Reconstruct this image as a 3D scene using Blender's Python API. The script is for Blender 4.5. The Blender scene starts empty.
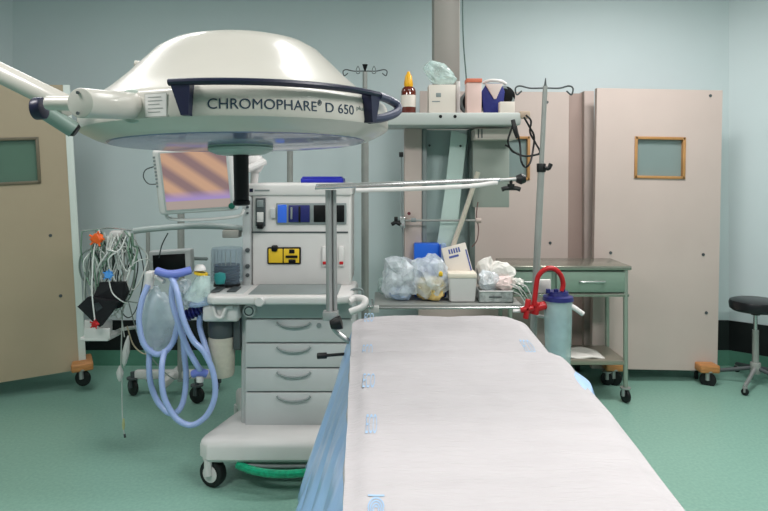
import bpy, bmesh, math, random
from mathutils import Vector, Matrix, noise
R = math.radians
rnd = random.Random(7)
C = bpy.context.scene.collection
F, CX, HY, EYE = 640.0, 384.0, 175.0, 1.5      # focal length in px, centre column, horizon row, eye height

# ---------------------------------------------------------------- measuring helpers
def X(px, d): return (px - CX) * d / F
def Z(py, d): return EYE - (py - HY) * d / F
def W(px, py, d): return Vector((X(px, d), d, Z(py, d)))

# ---------------------------------------------------------------- materials
def lin(c):
    c = c / 255.0
    return c / 12.92 if c <= 0.04045 else ((c + 0.055) / 1.055) ** 2.4
def rgb(r, g, b): return (lin(r), lin(g), lin(b), 1)
MATS = {}
def mat(name, col, rough=.5, metal=0, var=0.0, scale=8, bump=0.0, bscale=60, alpha=1, trans=0, emit=0, coat=0, spec=.5, ior=1.45, stretch=None):
    if name in MATS: return MATS[name]
    m = bpy.data.materials.new(name); m.use_nodes = True
    nt = m.node_tree; b = nt.nodes['Principled BSDF']
    c = rgb(*col)
    b.inputs['Base Color'].default_value = c
    b.inputs['Roughness'].default_value = rough
    b.inputs['Metallic'].default_value = metal
    b.inputs['Alpha'].default_value = alpha
    b.inputs['Transmission Weight'].default_value = trans
    b.inputs['IOR'].default_value = ior
    b.inputs['Coat Weight'].default_value = coat
    b.inputs['Specular IOR Level'].default_value = spec
    if emit:
        b.inputs['Emission Color'].default_value = c; b.inputs['Emission Strength'].default_value = emit
    tc = nt.nodes.new('ShaderNodeTexCoord')
    src = tc.outputs['Object']
    if stretch:
        mp = nt.nodes.new('ShaderNodeMapping'); mp.inputs['Scale'].default_value = stretch
        nt.links.new(src, mp.inputs['Vector']); src = mp.outputs['Vector']
    n = nt.nodes.new('ShaderNodeTexNoise'); n.inputs['Scale'].default_value = scale; n.inputs['Detail'].default_value = 5
    nt.links.new(src, n.inputs['Vector'])
    v = max(var, .02)
    rp = nt.nodes.new('ShaderNodeValToRGB')
    rp.color_ramp.elements[0].position = .3; rp.color_ramp.elements[1].position = .7
    rp.color_ramp.elements[0].color = tuple(x * (1 - v) for x in c[:3]) + (1,)
    rp.color_ramp.elements[1].color = tuple(min(1, x * (1 + v)) for x in c[:3]) + (1,)
    nt.links.new(n.outputs['Fac'], rp.inputs['Fac']); nt.links.new(rp.outputs['Color'], b.inputs['Base Color'])
    if bump:
        n2 = nt.nodes.new('ShaderNodeTexNoise'); n2.inputs['Scale'].default_value = bscale; n2.inputs['Detail'].default_value = 4
        nt.links.new(src, n2.inputs['Vector'])
        bp = nt.nodes.new('ShaderNodeBump'); bp.inputs['Strength'].default_value = bump; bp.inputs['Distance'].default_value = .01
        nt.links.new(n2.outputs['Fac'], bp.inputs['Height']); nt.links.new(bp.outputs['Normal'], b.inputs['Normal'])
    MATS[name] = m
    return m

M_wall = mat('wall_paint', (198, 209, 211), .6, var=.025, scale=1.3, bump=.03, bscale=200)
M_ceil = mat('ceiling_paint', (214, 216, 212), .8)
M_black = mat('black_rubber', (14, 14, 16), .45)
M_blackg = mat('black_gloss', (8, 8, 10), .4, spec=.3)
M_navy = mat('navy_plastic', (22, 24, 52), .35)
M_white = mat('white_plastic', (212, 208, 206), .35)
M_lampw = mat('cream_lacquer', (188, 184, 176), .28, coat=.3)
M_grey = mat('grey_enamel', (186, 188, 188), .4)
M_dgrey = mat('dark_grey_plastic', (70, 76, 78), .45)
M_mgrey = mat('mid_grey_plastic', (128, 136, 136), .45)
M_steel = mat('brushed_steel', (172, 171, 170), .32, metal=.6, var=.08, scale=30, stretch=(1, 1, .1))
M_chrome = mat('chrome', (200, 198, 198), .2, metal=.8)
M_steelg = mat('green_grey_steel', (150, 152, 148), .35, metal=.15, var=.05, scale=20)
M_pink = mat('pinkish_laminate', (186, 170, 163), .5, var=.03, scale=3)
M_pinkd = mat('darker_laminate', (160, 140, 132), .5, var=.03, scale=3)
M_beige = mat('beige_laminate', (168, 152, 128), .5, var=.03, scale=3)
M_wood = mat('varnished_wood', (178, 122, 72), .4, var=.2, scale=12, stretch=(1, 6, 6))
M_gold = mat('gold_wood_frame', (168, 124, 76), .4, var=.12, scale=12)
M_pane = mat('window_glass', (132, 148, 146), .08, alpha=.75, coat=.5)
M_paned = mat('window_glass_green', (84, 112, 96), .12, coat=.5)
M_blue = mat('blue_plastic', (30, 40, 170), .35)
M_dblue = mat('dark_blue_plastic', (28, 32, 98), .4)
M_red = mat('red_rubber', (178, 22, 28), .35)
M_orange = mat('orange_plastic', (232, 98, 30), .45)
M_teal = mat('teal_plastic', (40, 128, 128), .4)
M_yellow = mat('yellow_plastic', (226, 186, 40), .4)
M_paper = mat('white_paper', (218, 214, 208), .8, bump=.2, bscale=40)
M_card = mat('white_carton', (216, 206, 196), .7)

def mat_floor():
    m = bpy.data.materials.new('green_vinyl_floor'); m.use_nodes = True
    nt = m.node_tree; b = nt.nodes['Principled BSDF']
    tc = nt.nodes.new('ShaderNodeTexCoord')
    n = nt.nodes.new('ShaderNodeTexNoise'); n.inputs['Scale'].default_value = 60; n.inputs['Detail'].default_value = 6
    n2 = nt.nodes.new('ShaderNodeTexNoise'); n2.inputs['Scale'].default_value = 1.1; n2.inputs['Detail'].default_value = 3
    for q in (n, n2): nt.links.new(tc.outputs['Object'], q.inputs['Vector'])
    r = nt.nodes.new('ShaderNodeValToRGB')
    r.color_ramp.elements[0].position = .35; r.color_ramp.elements[1].position = .68
    r.color_ramp.elements[0].color = rgb(126, 166, 152); r.color_ramp.elements[1].color = rgb(138, 178, 162)
    r2 = nt.nodes.new('ShaderNodeValToRGB')
    r2.color_ramp.elements[0].color = (.93, .93, .93, 1); r2.color_ramp.elements[1].color = (1.05, 1.05, 1.05, 1)
    mx = nt.nodes.new('ShaderNodeMix'); mx.data_type = 'RGBA'; mx.blend_type = 'MULTIPLY'; mx.inputs[0].default_value = 1
    nt.links.new(n.outputs['Fac'], r.inputs['Fac']); nt.links.new(n2.outputs['Fac'], r2.inputs['Fac'])
    nt.links.new(r.outputs['Color'], mx.inputs[6]); nt.links.new(r2.outputs['Color'], mx.inputs[7])
    nt.links.new(mx.outputs[2], b.inputs['Base Color'])
    b.inputs['Roughness'].default_value = .32
    b.inputs['Specular IOR Level'].default_value = .45
    return m
M_floor = mat_floor()

def mat_film(name, col, fac=.35, rough=.15, bump=.6, bscale=30):
    """thin crumpled clear film: see-through mixed with a glossy pale film"""
    m = bpy.data.materials.new(name); m.use_nodes = True
    nt = m.node_tree; b = nt.nodes['Principled BSDF']; out = nt.nodes['Material Output']
    b.inputs['Base Color'].default_value = rgb(*col); b.inputs['Roughness'].default_value = rough
    t = nt.nodes.new('ShaderNodeBsdfTransparent'); t.inputs['Color'].default_value = (.95, .97, .97, 1)
    mx = nt.nodes.new('ShaderNodeMixShader')
    n = nt.nodes.new('ShaderNodeTexNoise'); n.inputs['Scale'].default_value = bscale; n.inputs['Detail'].default_value = 4
    tc = nt.nodes.new('ShaderNodeTexCoord'); nt.links.new(tc.outputs['Object'], n.inputs['Vector'])
    mr = nt.nodes.new('ShaderNodeMapRange'); mr.inputs['From Min'].default_value = .35; mr.inputs['From Max'].default_value = .65
    mr.inputs['To Min'].default_value = fac * .6; mr.inputs['To Max'].default_value = min(1, fac * 1.5)
    nt.links.new(n.outputs['Fac'], mr.inputs['Value']); nt.links.new(mr.outputs['Result'], mx.inputs[0])
    bp = nt.nodes.new('ShaderNodeBump'); bp.inputs['Strength'].default_value = bump; bp.inputs['Distance'].default_value = .01
    nt.links.new(n.outputs['Fac'], bp.inputs['Height']); nt.links.new(bp.outputs['Normal'], b.inputs['Normal'])
    nt.links.new(t.outputs[0], mx.inputs[1]); nt.links.new(b.outputs[0], mx.inputs[2]); nt.links.new(mx.outputs[0], out.inputs['Surface'])
    return m
M_film = mat_film('clear_film', (232, 238, 244), .46, bump=.2, bscale=16)
M_filmb = mat_film('bluish_film', (176, 196, 224), .5, bump=.2, bscale=16)
M_filmg = mat_film('greenish_film', (212, 232, 228), .42, bump=.2, bscale=16)
M_canister = mat_film('clear_canister', (200, 222, 222), .5, bump=.03, bscale=3)
M_bagblue = mat_film('breathing_bag_film', (206, 218, 226), .5, bump=.1, bscale=5)
M_hose = mat('blue_hose', (158, 176, 222), .3, coat=.3)
M_hosed = mat('violet_blue_hose', (116, 130, 206), .35)
M_padw = mat('white_quilted_pad', (184, 179, 181), .85, var=.03, scale=5, bump=.5, bscale=26, stretch=(.5, 3, 1))
M_sheet = mat('blue_plastic_sheet', (168, 202, 246), .3, var=.06, scale=5, bump=.5, bscale=10, coat=.3)
M_print = mat('pale_blue_print', (160, 188, 216), .8)

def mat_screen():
    m = bpy.data.materials.new('screen_with_reflection'); m.use_nodes = True
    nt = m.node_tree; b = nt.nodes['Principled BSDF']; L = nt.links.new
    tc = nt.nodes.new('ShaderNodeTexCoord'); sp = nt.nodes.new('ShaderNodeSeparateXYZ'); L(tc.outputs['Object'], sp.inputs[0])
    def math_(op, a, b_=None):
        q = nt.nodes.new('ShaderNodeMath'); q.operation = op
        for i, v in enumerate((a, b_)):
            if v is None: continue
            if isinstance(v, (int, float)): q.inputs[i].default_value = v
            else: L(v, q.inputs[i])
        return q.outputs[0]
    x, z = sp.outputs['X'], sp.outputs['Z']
    diag = math_('ADD', math_('MULTIPLY', x, .8), z)             # orange reflection bands, painted into the emission, running down to the right
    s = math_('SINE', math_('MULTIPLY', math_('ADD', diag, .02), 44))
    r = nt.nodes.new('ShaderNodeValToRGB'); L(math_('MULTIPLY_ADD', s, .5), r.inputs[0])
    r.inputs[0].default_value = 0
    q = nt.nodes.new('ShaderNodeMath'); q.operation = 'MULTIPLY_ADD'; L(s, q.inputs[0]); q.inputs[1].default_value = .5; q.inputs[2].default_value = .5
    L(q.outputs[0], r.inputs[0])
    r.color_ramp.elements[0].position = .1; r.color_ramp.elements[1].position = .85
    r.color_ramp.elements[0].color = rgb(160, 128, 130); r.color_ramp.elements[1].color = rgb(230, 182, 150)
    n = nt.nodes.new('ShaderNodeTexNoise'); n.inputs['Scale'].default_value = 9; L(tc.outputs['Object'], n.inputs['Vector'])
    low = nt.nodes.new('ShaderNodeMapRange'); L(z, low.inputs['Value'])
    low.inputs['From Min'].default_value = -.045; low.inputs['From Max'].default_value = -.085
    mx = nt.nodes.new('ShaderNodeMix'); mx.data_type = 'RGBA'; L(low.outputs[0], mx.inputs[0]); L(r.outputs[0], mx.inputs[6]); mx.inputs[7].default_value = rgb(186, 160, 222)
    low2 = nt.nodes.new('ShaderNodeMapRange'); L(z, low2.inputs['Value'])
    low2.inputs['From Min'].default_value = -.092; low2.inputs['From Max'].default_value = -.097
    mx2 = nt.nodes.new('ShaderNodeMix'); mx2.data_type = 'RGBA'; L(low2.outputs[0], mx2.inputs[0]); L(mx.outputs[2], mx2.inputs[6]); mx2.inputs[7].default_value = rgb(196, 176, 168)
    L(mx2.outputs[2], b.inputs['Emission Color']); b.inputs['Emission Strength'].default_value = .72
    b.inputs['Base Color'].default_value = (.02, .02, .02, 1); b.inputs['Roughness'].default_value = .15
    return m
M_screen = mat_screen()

# ---------------------------------------------------------------- bmesh shape helpers
def NB(): return bmesh.new()
def add_box(bm, lo, hi, bev=0.0, seg=2, mtx=None):
    lo, hi = Vector(lo), Vector(hi)
    lo, hi = Vector([min(a, b) for a, b in zip(lo, hi)]), Vector([max(a, b) for a, b in zip(lo, hi)])
    t = bmesh.new(); bmesh.ops.create_cube(t, size=1)
    for v in t.verts: v.co = Vector([lo[i] + (v.co[i] + .5) * (hi[i] - lo[i]) for i in range(3)])
    if bev: bmesh.ops.bevel(t, geom=t.edges[:], offset=min(bev, min(hi - lo) * .49), segments=seg, profile=.5, affect='EDGES')
    if mtx: t.transform(mtx)
    merge(bm, t); return bm
def merge(bm, t):
    me = bpy.data.meshes.new('tmp'); t.to_mesh(me); t.free(); bm.from_mesh(me); bpy.data.meshes.remove(me)
def add_cyl(bm, a, b, r, r2=None, seg=20, bev=0):
    a, b = Vector(a), Vector(b); r2 = r if r2 is None else r2
    t = bmesh.new(); L = (b - a).length
    bmesh.ops.create_cone(t, cap_ends=True, segments=seg, radius1=r, radius2=r2, depth=L)
    if bev:
        es = [e for e in t.edges if abs(e.verts[0].co.z - e.verts[1].co.z) < 1e-6]
        bmesh.ops.bevel(t, geom=es, offset=bev, segments=2, profile=.5, affect='EDGES')
    q = (b - a).normalized().to_track_quat('Z', 'Y')
    t.transform(Matrix.Translation((a + b) / 2) @ q.to_matrix().to_4x4()); merge(bm, t); return bm
def add_lathe(bm, prof, seg=48, mtx=None, close=True, start=0.0, span=2 * math.pi):
    t = bmesh.new(); full = abs(span - 2 * math.pi) < 1e-6; n = seg if full else seg + 1
    rings = []
    for r, z in prof:
        if r < 1e-6: rings.append([t.verts.new((0, 0, z))])
        else: rings.append([t.verts.new((r * math.cos(start + span * k / seg), r * math.sin(start + span * k / seg), z)) for k in range(n)])
    for A, B in zip(rings, rings[1:]):
        for k in range(seg):
            k2 = (k + 1) % n
            if len(A) == 1 and len(B) == 1: continue
            if len(A) == 1: f = (A[0], B[k], B[k2])
            elif len(B) == 1: f = (A[k], A[k2], B[0])
            else: f = (A[k], A[k2], B[k2], B[k])
            try: t.faces.new(f)
            except ValueError: pass
    bmesh.ops.recalc_face_normals(t, faces=t.faces)
    if mtx: t.transform(mtx)
    merge(bm, t); return bm
def smooth_pts(pts, sub=8):
    pts = [Vector(p) for p in pts]
    if len(pts) < 3: return pts
    P = [pts[0] * 2 - pts[1]] + pts + [pts[-1] * 2 - pts[-2]]; o = []
    for i in range(1, len(P) - 2):
        p0, p1, p2, p3 = P[i - 1:i + 3]
        for k in range(sub):
            t = k / sub
            o.append(.5 * ((2 * p1) + (-p0 + p2) * t + (2 * p0 - 5 * p1 + 4 * p2 - p3) * t * t + (-p0 + 3 * p1 - 3 * p2 + p3) * t ** 3))
    o.append(pts[-1]); return o
def add_tube(bm, pts, r, seg=8, sub=8, rib=0, smooth=True, flat=None):
    P = smooth_pts(pts, sub) if smooth else [Vector(p) for p in pts]
    up = Vector((.13, .2, 1)).normalized(); prev = None
    for i, p in enumerate(P):
        d = (P[min(i + 1, len(P) - 1)] - P[max(i - 1, 0)]).normalized()
        if d.length < .5: d = Vector((0, 0, 1))
        n = (up - d * up.dot(d))
        if n.length < .05: n = d.orthogonal()
        n.normalize(); up = n; bn = d.cross(n)
        rr = r * (1 + rib * (1 if i % 2 else -1)) if rib else r
        ring = [bm.verts.new(p + n * (math.cos(2 * math.pi * k / seg) * rr * (flat or 1)) + bn * (math.sin(2 * math.pi * k / seg) * rr)) for k in range(seg)]
        if prev:
            for k in range(seg): bm.faces.new((prev[k], prev[(k + 1) % seg], ring[(k + 1) % seg], ring[k]))
        else: bm.faces.new(ring[::-1])
        prev = ring
    bm.faces.new(prev); return bm
def add_prism(bm, pts2, y0, y1, bev=0):           # polygon in X-Z, extruded along Y
    t = bmesh.new(); a = [t.verts.new((x, y0, z)) for x, z in pts2]; b = [t.verts.new((x, y1, z)) for x, z in pts2]
    t.faces.new(a); t.faces.new(b[::-1])
    for k in range(len(a)): t.faces.new((a[k], b[k], b[(k + 1) % len(a)], a[(k + 1) % len(a)]))
    bmesh.ops.recalc_face_normals(t, faces=t.faces)
    if bev: bmesh.ops.bevel(t, geom=t.edges[:], offset=bev, segments=2, profile=.5, affect='EDGES')
    merge(bm, t); return bm
def add_plan(bm, pts2, z0, z1, bev=0):             # polygon in X-Y, extruded along Z
    t = bmesh.new(); a = [t.verts.new((x, y, z0)) for x, y in pts2]; b = [t.verts.new((x, y, z1)) for x, y in pts2]
    t.faces.new(a); t.faces.new(b[::-1])
    for k in range(len(a)): t.faces.new((a[k], b[k], b[(k + 1) % len(a)], a[(k + 1) % len(a)]))
    bmesh.ops.recalc_face_normals(t, faces=t.faces)
    if bev: bmesh.ops.bevel(t, geom=t.edges[:], offset=bev, segments=3, profile=.5, affect='EDGES')
    merge(bm, t); return bm
def add_blob(bm, c, rad, amp=.25, freq=9, sub=4, seed=0, ridge=False, crisp=False):   # crumpled lump
    t = bmesh.new(); bmesh.ops.create_icosphere(t, subdivisions=sub, radius=1)
    c, rad = Vector(c), Vector(rad)
    for v in t.verts:
        p = v.co.copy(); q = p * freq * .25 + Vector((seed * 3.1, seed * 1.7, seed))
        if crisp:
            v.co = Vector((c.x + p.x * rad.x * 0, 0, 0)); q = p * 1.1 + Vector((seed * 3.1, seed * 1.7, seed))
            w_ = noise.noise_vector(q) * .34 + noise.noise_vector(q * 2.6) * .20 + noise.noise_vector(q * 6) * .07
            k = 1 / max(.001, (abs(p.x) ** 3 + abs(p.y) ** 3 + abs(p.z) ** 3) ** (1 / 3))
            p = p * k + w_ * amp * 3
            v.co = Vector((c.x + p.x * rad.x, c.y + p.y * rad.y, c.z + p.z * rad.z)); continue
        n = noise.noise(q) + .5 * noise.noise(q * 2.3) + (.35 * abs(noise.noise(q * 5)) if ridge else .2 * noise.noise(q * 5))
        e = 1 + amp * n * 1.6
        # squarish lump rather than ball
        k = 1 / max(.001, (abs(p.x) ** 3 + abs(p.y) ** 3 + abs(p.z) ** 3) ** (1 / 3))
        p = p * k * e
        v.co = Vector((c.x + p.x * rad.x, c.y + p.y * rad.y, c.z + p.z * rad.z))
    zmin = c.z - rad.z
    for v in t.verts: v.co.z = max(v.co.z, zmin)
    merge(bm, t); return bm
def text_bm(s, size, extrude=.0004, align='CENTER'):
    cu = bpy.data.curves.new('t', 'FONT'); cu.body = s; cu.size = size; cu.extrude = extrude; cu.resolution_u = 6; cu.align_x = align; cu.align_y = 'CENTER'
    o = bpy.data.objects.new('t', cu); C.objects.link(o); bpy.context.view_layer.update()
    me = bpy.data.meshes.new_from_object(o.evaluated_get(bpy.context.evaluated_depsgraph_get()))
    bm = bmesh.new(); bm.from_mesh(me)
    bpy.data.objects.remove(o); bpy.data.curves.remove(cu); bpy.data.meshes.remove(me); return bm

# ---------------------------------------------------------------- objects
ORG = {}
def link(name, bm, m, parent=None, origin=(0, 0, 0), smooth=True):
    origin = Vector(origin)
    if origin.length: bmesh.ops.translate(bm, verts=bm.verts, vec=-origin)
    me = bpy.data.meshes.new(name); bm.to_mesh(me); bm.free()
    me.materials.append(m)
    if smooth:
        for p in me.polygons: p.use_smooth = True
        try: me.set_sharp_from_angle(angle=R(35))
        except Exception: pass
    o = bpy.data.objects.new(name, me); C.objects.link(o)
    if parent: o.parent = parent
    return o
def tag(o, label=None, cat=None, group=None, kind=None):
    if label: o['label'] = label
    if cat: o['category'] = cat
    if group: o['group'] = group
    if kind: o['kind'] = kind
    return o
def struct(name, bm, m, smooth=False): return tag(link(name, bm, m, smooth=smooth), kind='structure')
class Thing:
    """Empty at the thing's base; parts are given in room coordinates unless local=True"""
    def __init__(s, name, label, cat, loc, group=None, local=False, rot=(0, 0, 0)):
        s.e = bpy.data.objects.new(name, None); C.objects.link(s.e); s.e.empty_display_size = .1
        s.e.location = loc; s.e.rotation_euler = rot; tag(s.e, label, cat, group)
        s.o = Vector((0, 0, 0)) if local else Vector(loc)
    def p(s, name, bm, m, parent=None, label=None, kind=None):
        o = link(name, bm, m, parent or s.e, s.o)
        if label: o['label'] = label
        if kind: o['kind'] = kind
        return o
def single(name, bm, m, base, label, cat, group=None, kind=None, smooth=True):
    o = link(name, bm, m, None, base, smooth); o.location = base
    return tag(o, label, cat, group, kind)
def bx(lo, hi, bev=0.0, seg=2): return add_box(NB(), lo, hi, bev, seg)
def cy(a, b, r, r2=None, seg=20, bev=0): return add_cyl(NB(), a, b, r, r2, seg, bev)
def tb(pts, r, **k): return add_tube(NB(), pts, r, **k)
def castor(T, c, r=.045, turn=0.0, w=.022, forkmat=None, wheelmat=None, hub=None):
    """castor whose wheel centre is c=(x,y,r): fork part with a wheel below it"""
    c = Vector(c); a = Vector((math.cos(turn), math.sin(turn), 0))
    bm = NB(); add_cyl(bm, c + Vector((0, 0, r * 1.15)), c + Vector((0, 0, r * 1.9)), r * .3)
    for s in (-1, 1):
        q = c + a * (s * w * .75)
        add_tube(bm, [q, q + Vector((0, 0, r * 1.2))], r * .28, smooth=False, seg=8, flat=1)
    add_cyl(bm, c + Vector((0, 0, r * 1.05)), c + Vector((0, 0, r * 1.25)), r * .75)
    f = T.p('castor', bm, forkmat or M_steel)
    bm = cy(c - a * w * .5, c + a * w * .5, r, seg=24, bev=w * .2)
    T.p('wheel', bm, wheelmat or M_black, f, label='black rubber wheel')
    if hub: T.p('wheel_hub', cy(c - a * w * .56, c + a * w * .56, r * .62, seg=20, bev=.002), hub, f, label='white wheel hub')
    return f

# ================================================================ ROOM
YB, XR, XL, CH = 5.05, 2.72, -2.93, 3.1
def wall(name, a, b, m=M_wall, z0=.355, z1=CH, th=.08):
    a, b = Vector((*a, 0)), Vector((*b, 0)); n = Vector((-(b - a).y, (b - a).x, 0)).normalized()
    return a, b, n
def wallseg(name, a, b, z0, z1, m, out, kind=True, th=.1):
    ax, ay = a; bx_, by = b; ox, oy = out
    bm = NB(); t = [(ax, ay), (bx_, by), (bx_ + ox * th, by + oy * th), (ax + ox * th, ay + oy * th)]
    add_plan(bm, t, z0, z1); return struct(name, bm, m)
s2 = math.sqrt(.5)
segs = [('back', (XL, YB), (XR, YB), (0, 1)),
        ('right_corner', (XR, YB), (3.85, 4.03), (s2, s2)),
        ('right', (3.85, 4.03), (3.85, -2.4), (1, 0)),
        ('left_corner', (-3.85, 4.13), (XL, YB), (-s2, s2)),
        ('left', (-3.85, -2.4), (-3.85, 4.13), (-1, 0)),
        ('front', (3.85, -2.4), (-3.85, -2.4), (0, -1))]
M_cove = mat('green_cove', (84, 134, 114), .35, var=.05, scale=30)
M_band = mat('black_skirting', (16, 18, 20), .4)
for nme, a, b, o in segs:
    wallseg('wall_' + nme, a, b, 0, CH, M_wall, o)
    o2 = (-o[0], -o[1])
    e1 = .008
    wallseg('baseboard_' + nme, a, b, .12, .355, M_band, o2, th=e1)
    wallseg('trim_' + str(len([x for x in bpy.data.objects if x.name.startswith('trim_')]) + 1), a, b, 0, .12, M_cove, o2, th=.014)
poly = [(3.95, -2.5), (3.95, 4.1), (2.8, 5.2), (-3.0, 5.2), (-3.95, 4.2), (-3.95, -2.5)]
struct('floor', add_plan(NB(), poly, -.06, 0), M_floor)
struct('ceiling', add_plan(NB(), poly, CH, CH + .06), M_ceil)

# ceiling light panels
def area(name, loc, sx, sy, power, col=(1, 1, 1)):
    l = bpy.data.lights.new(name, 'AREA'); l.shape = 'RECTANGLE'; l.size = sx; l.size_y = sy; l.energy = power; l.color = col
    o = bpy.data.objects.new(name, l); C.objects.link(o); o.location = loc
    return o
M_diff = mat('light_diffuser', (250, 252, 255), .5, emit=2.5)
places = [(-1.7, .6, 'left of and behind the camera'), (1.5, .6, 'right of and behind the camera'), (.55, 2.3, 'above the bed'), (-1.7, 3.2, 'on the left near the back wall'), (1.7, 3.5, 'on the right near the back wall')]
powers = [62, 76, 11, 16, 56]
for (x, y, wh), pw in zip(places, powers):
    T = Thing('ceiling_light', 'recessed white ceiling light panel ' + wh, 'ceiling light', (x, y, CH - .012), group='ceiling light panels')
    bm = NB()
    for s in (-1, 1):
        add_box(bm, (x - .62, y + s * .32 - .02 * (s + 1) , CH - .02), (x + .62, y + s * .32 + .02 * (1 - s), CH - .001))
        add_box(bm, (x + s * .60 - .02, y - .32, CH - .02), (x + s * .60 + .02, y + .32, CH - .001))
    T.p('frame', bm, M_white)
    T.p('diffuser', bx((x - .58, y - .29, CH - .012), (x + .58, y + .29, CH - .002)), M_diff)
    area('panel_light', (x, y, CH - .03), 1.15, .55, pw, (1, .965, .95))

# ================================================================ STORED PANELS ON CASTORS
def panel(name, label, w, h, loc, rz, ry, m, win, foot_side, edge=None, thick=.05, wm=M_gold, pm=M_pane, screws=(), rx=0):
    """standing board: local x to the right, board from x=0..w, z=.1..h"""
    T = Thing(name, label, 'room divider', loc, local=True, rot=(rx, ry, rz))
    bm = NB(); x0, z0, x1, z1 = win
    for lo, hi in (((0, 0, .1), (x0, thick, h)), ((x1, 0, .1), (w, thick, h)), ((x0, 0, .1), (x1, thick, z0)), ((x0, 0, z1), (x1, thick, h))):
        add_box(bm, lo, hi)
    bmesh.ops.remove_doubles(bm, verts=bm.verts, dist=1e-5)
    T.p('board', bm, m)
    bm = NB(); f = .017
    for lo, hi in (((x0 - f * .2, -.01, z0 - f * .2), (x0 + f, thick + .01, z1 + f * .2)), ((x1 - f, -.01, z0 - f * .2), (x1 + f * .2, thick + .01, z1 + f * .2)),
                   ((x0, -.01, z0 - f * .2), (x1, thick + .01, z0 + f)), ((x0, -.01, z1 - f), (x1, thick + .01, z1 + f * .2))):
        add_box(bm, lo, hi, .003)
    fr = T.p('window_frame', bm, wm)
    T.p('pane', bx((x0 + f, thick * .4, z0 + f), (x1 - f, thick * .5, z1 - f)), pm, fr)
    if edge: 
        T.p('edge_strip', bx((w - .001, -.004, .1), (w + edge, thick + .004, h), .004), mat('white_edge', (206, 214, 208), .35))
    for sx, sz in screws:
        T.p('screw', cy((sx, -.004, sz), (sx, .004, sz), .011, seg=12), M_dgrey)
    for fx in foot_side:
        bm = NB()
        add_plan(bm, [(fx - .07, -.10), (fx + .07, -.10), (fx + .06, thick + .1), (fx - .06, thick + .1)], .108, .165, .012)
        T.p('foot_block', bm, M_wood, label='varnished wooden foot block')
        castor(T, (fx, -.06, .055), .055, turn=1.0)
        castor(T, (fx, thick + .06, .055), .055, turn=-.4)
    return T
# right panel with window
dB = 4.63; sB = F / dB
panel('room_divider', 'large pinkish beige rolling partition on the right, with gold framed window', (718.5 - 593) / sB, 2.13,
      (X(591.5, dB), dB, 0), 0, R(1.1), M_pink, ((633 - 594) / sB, Z(177, dB), (683 - 594) / sB, Z(136, dB)), (.14, .81), screws=((.82, .52), (.82, 2.09), (.12, .94), (.79, .94)))
# middle panel behind the equipment
dA = 4.78; sA = F / dA
panel('room_divider', 'pinkish beige rolling partition standing behind the shelves and drip stand', (567 - 418) / sA, Z(91, dA),
      (X(418, dA), dA, 0), 0, R(.4), M_pink, ((482 - 418) / sA, Z(179, dA), (528 - 418) / sA, Z(136, dA)), (.15, .95), screws=((.95, 2.05), (.98, 1.0)))
# narrow end-on panel between
T = Thing('room_divider', 'narrow brown edge of a folded partition between the two large partitions', 'room divider', W(575, 0, 4.86) * Vector((1, 1, 0)))
T.p('board', bx((X(567, 4.86), 4.86, .1), (X(584, 4.86), 4.95, 2.12)), M_pinkd)
T.p('front_edge', bx((X(584.5, 4.8), 4.8, .1), (X(594, 4.8), 4.93, 2.13)), M_pink)
castor(T, (X(577, 4.9), 4.90, .05), .05)
# left panel, turned a little
dL0, dL1 = 4.10, 4.46
p0 = Vector((X(-66, dL0), dL0, 0)); p1 = Vector((X(80.5, dL1), dL1, 0))
wL = (p1 - p0).length; az = math.atan2(p1.y - p0.y, p1.x - p0.x)
panel('room_divider', 'brown beige rolling partition at the left edge, green glazed window', wL, 2.08, p0, az, R(-3.0), M_beige,
      (wL * .26, Z(188, 4.32), wL * .80, Z(142, 4.32)), (.2, wL + .02), edge=.045, wm=mat('grey_bronze_frame', (104, 96, 78), .4), pm=M_paned,
      screws=((wL - .13, 1.05), (wL - .09, .63)))

# ================================================================ OPERATING TABLE AND DRAPES
T = Thing('operating_table', 'operating table hidden beneath the white pad and blue sheet', 'table', (.225, 1.75, 0))
T.p('base', bx((.0, 1.25, .0), (.45, 2.25, .12), .03, 3), M_steel)
T.p('column', bx((.12, 1.55, .12), (.33, 1.95, .68), .02), M_steel)
T.p('tabletop', bx((-.06, .92, .68), (.51, 2.66, .76), .015), M_black)
T.p('mattress', bx((-.07, .9, .76), (.52, 2.68, .868), .03, 3), mat('black_mattress', (26, 28, 32), .5))
for s in (-.085, .535): T.p('side_rail', bx((s - .008, 1.0, .70), (s + .008, 2.55, .735), .002), M_chrome)

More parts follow.
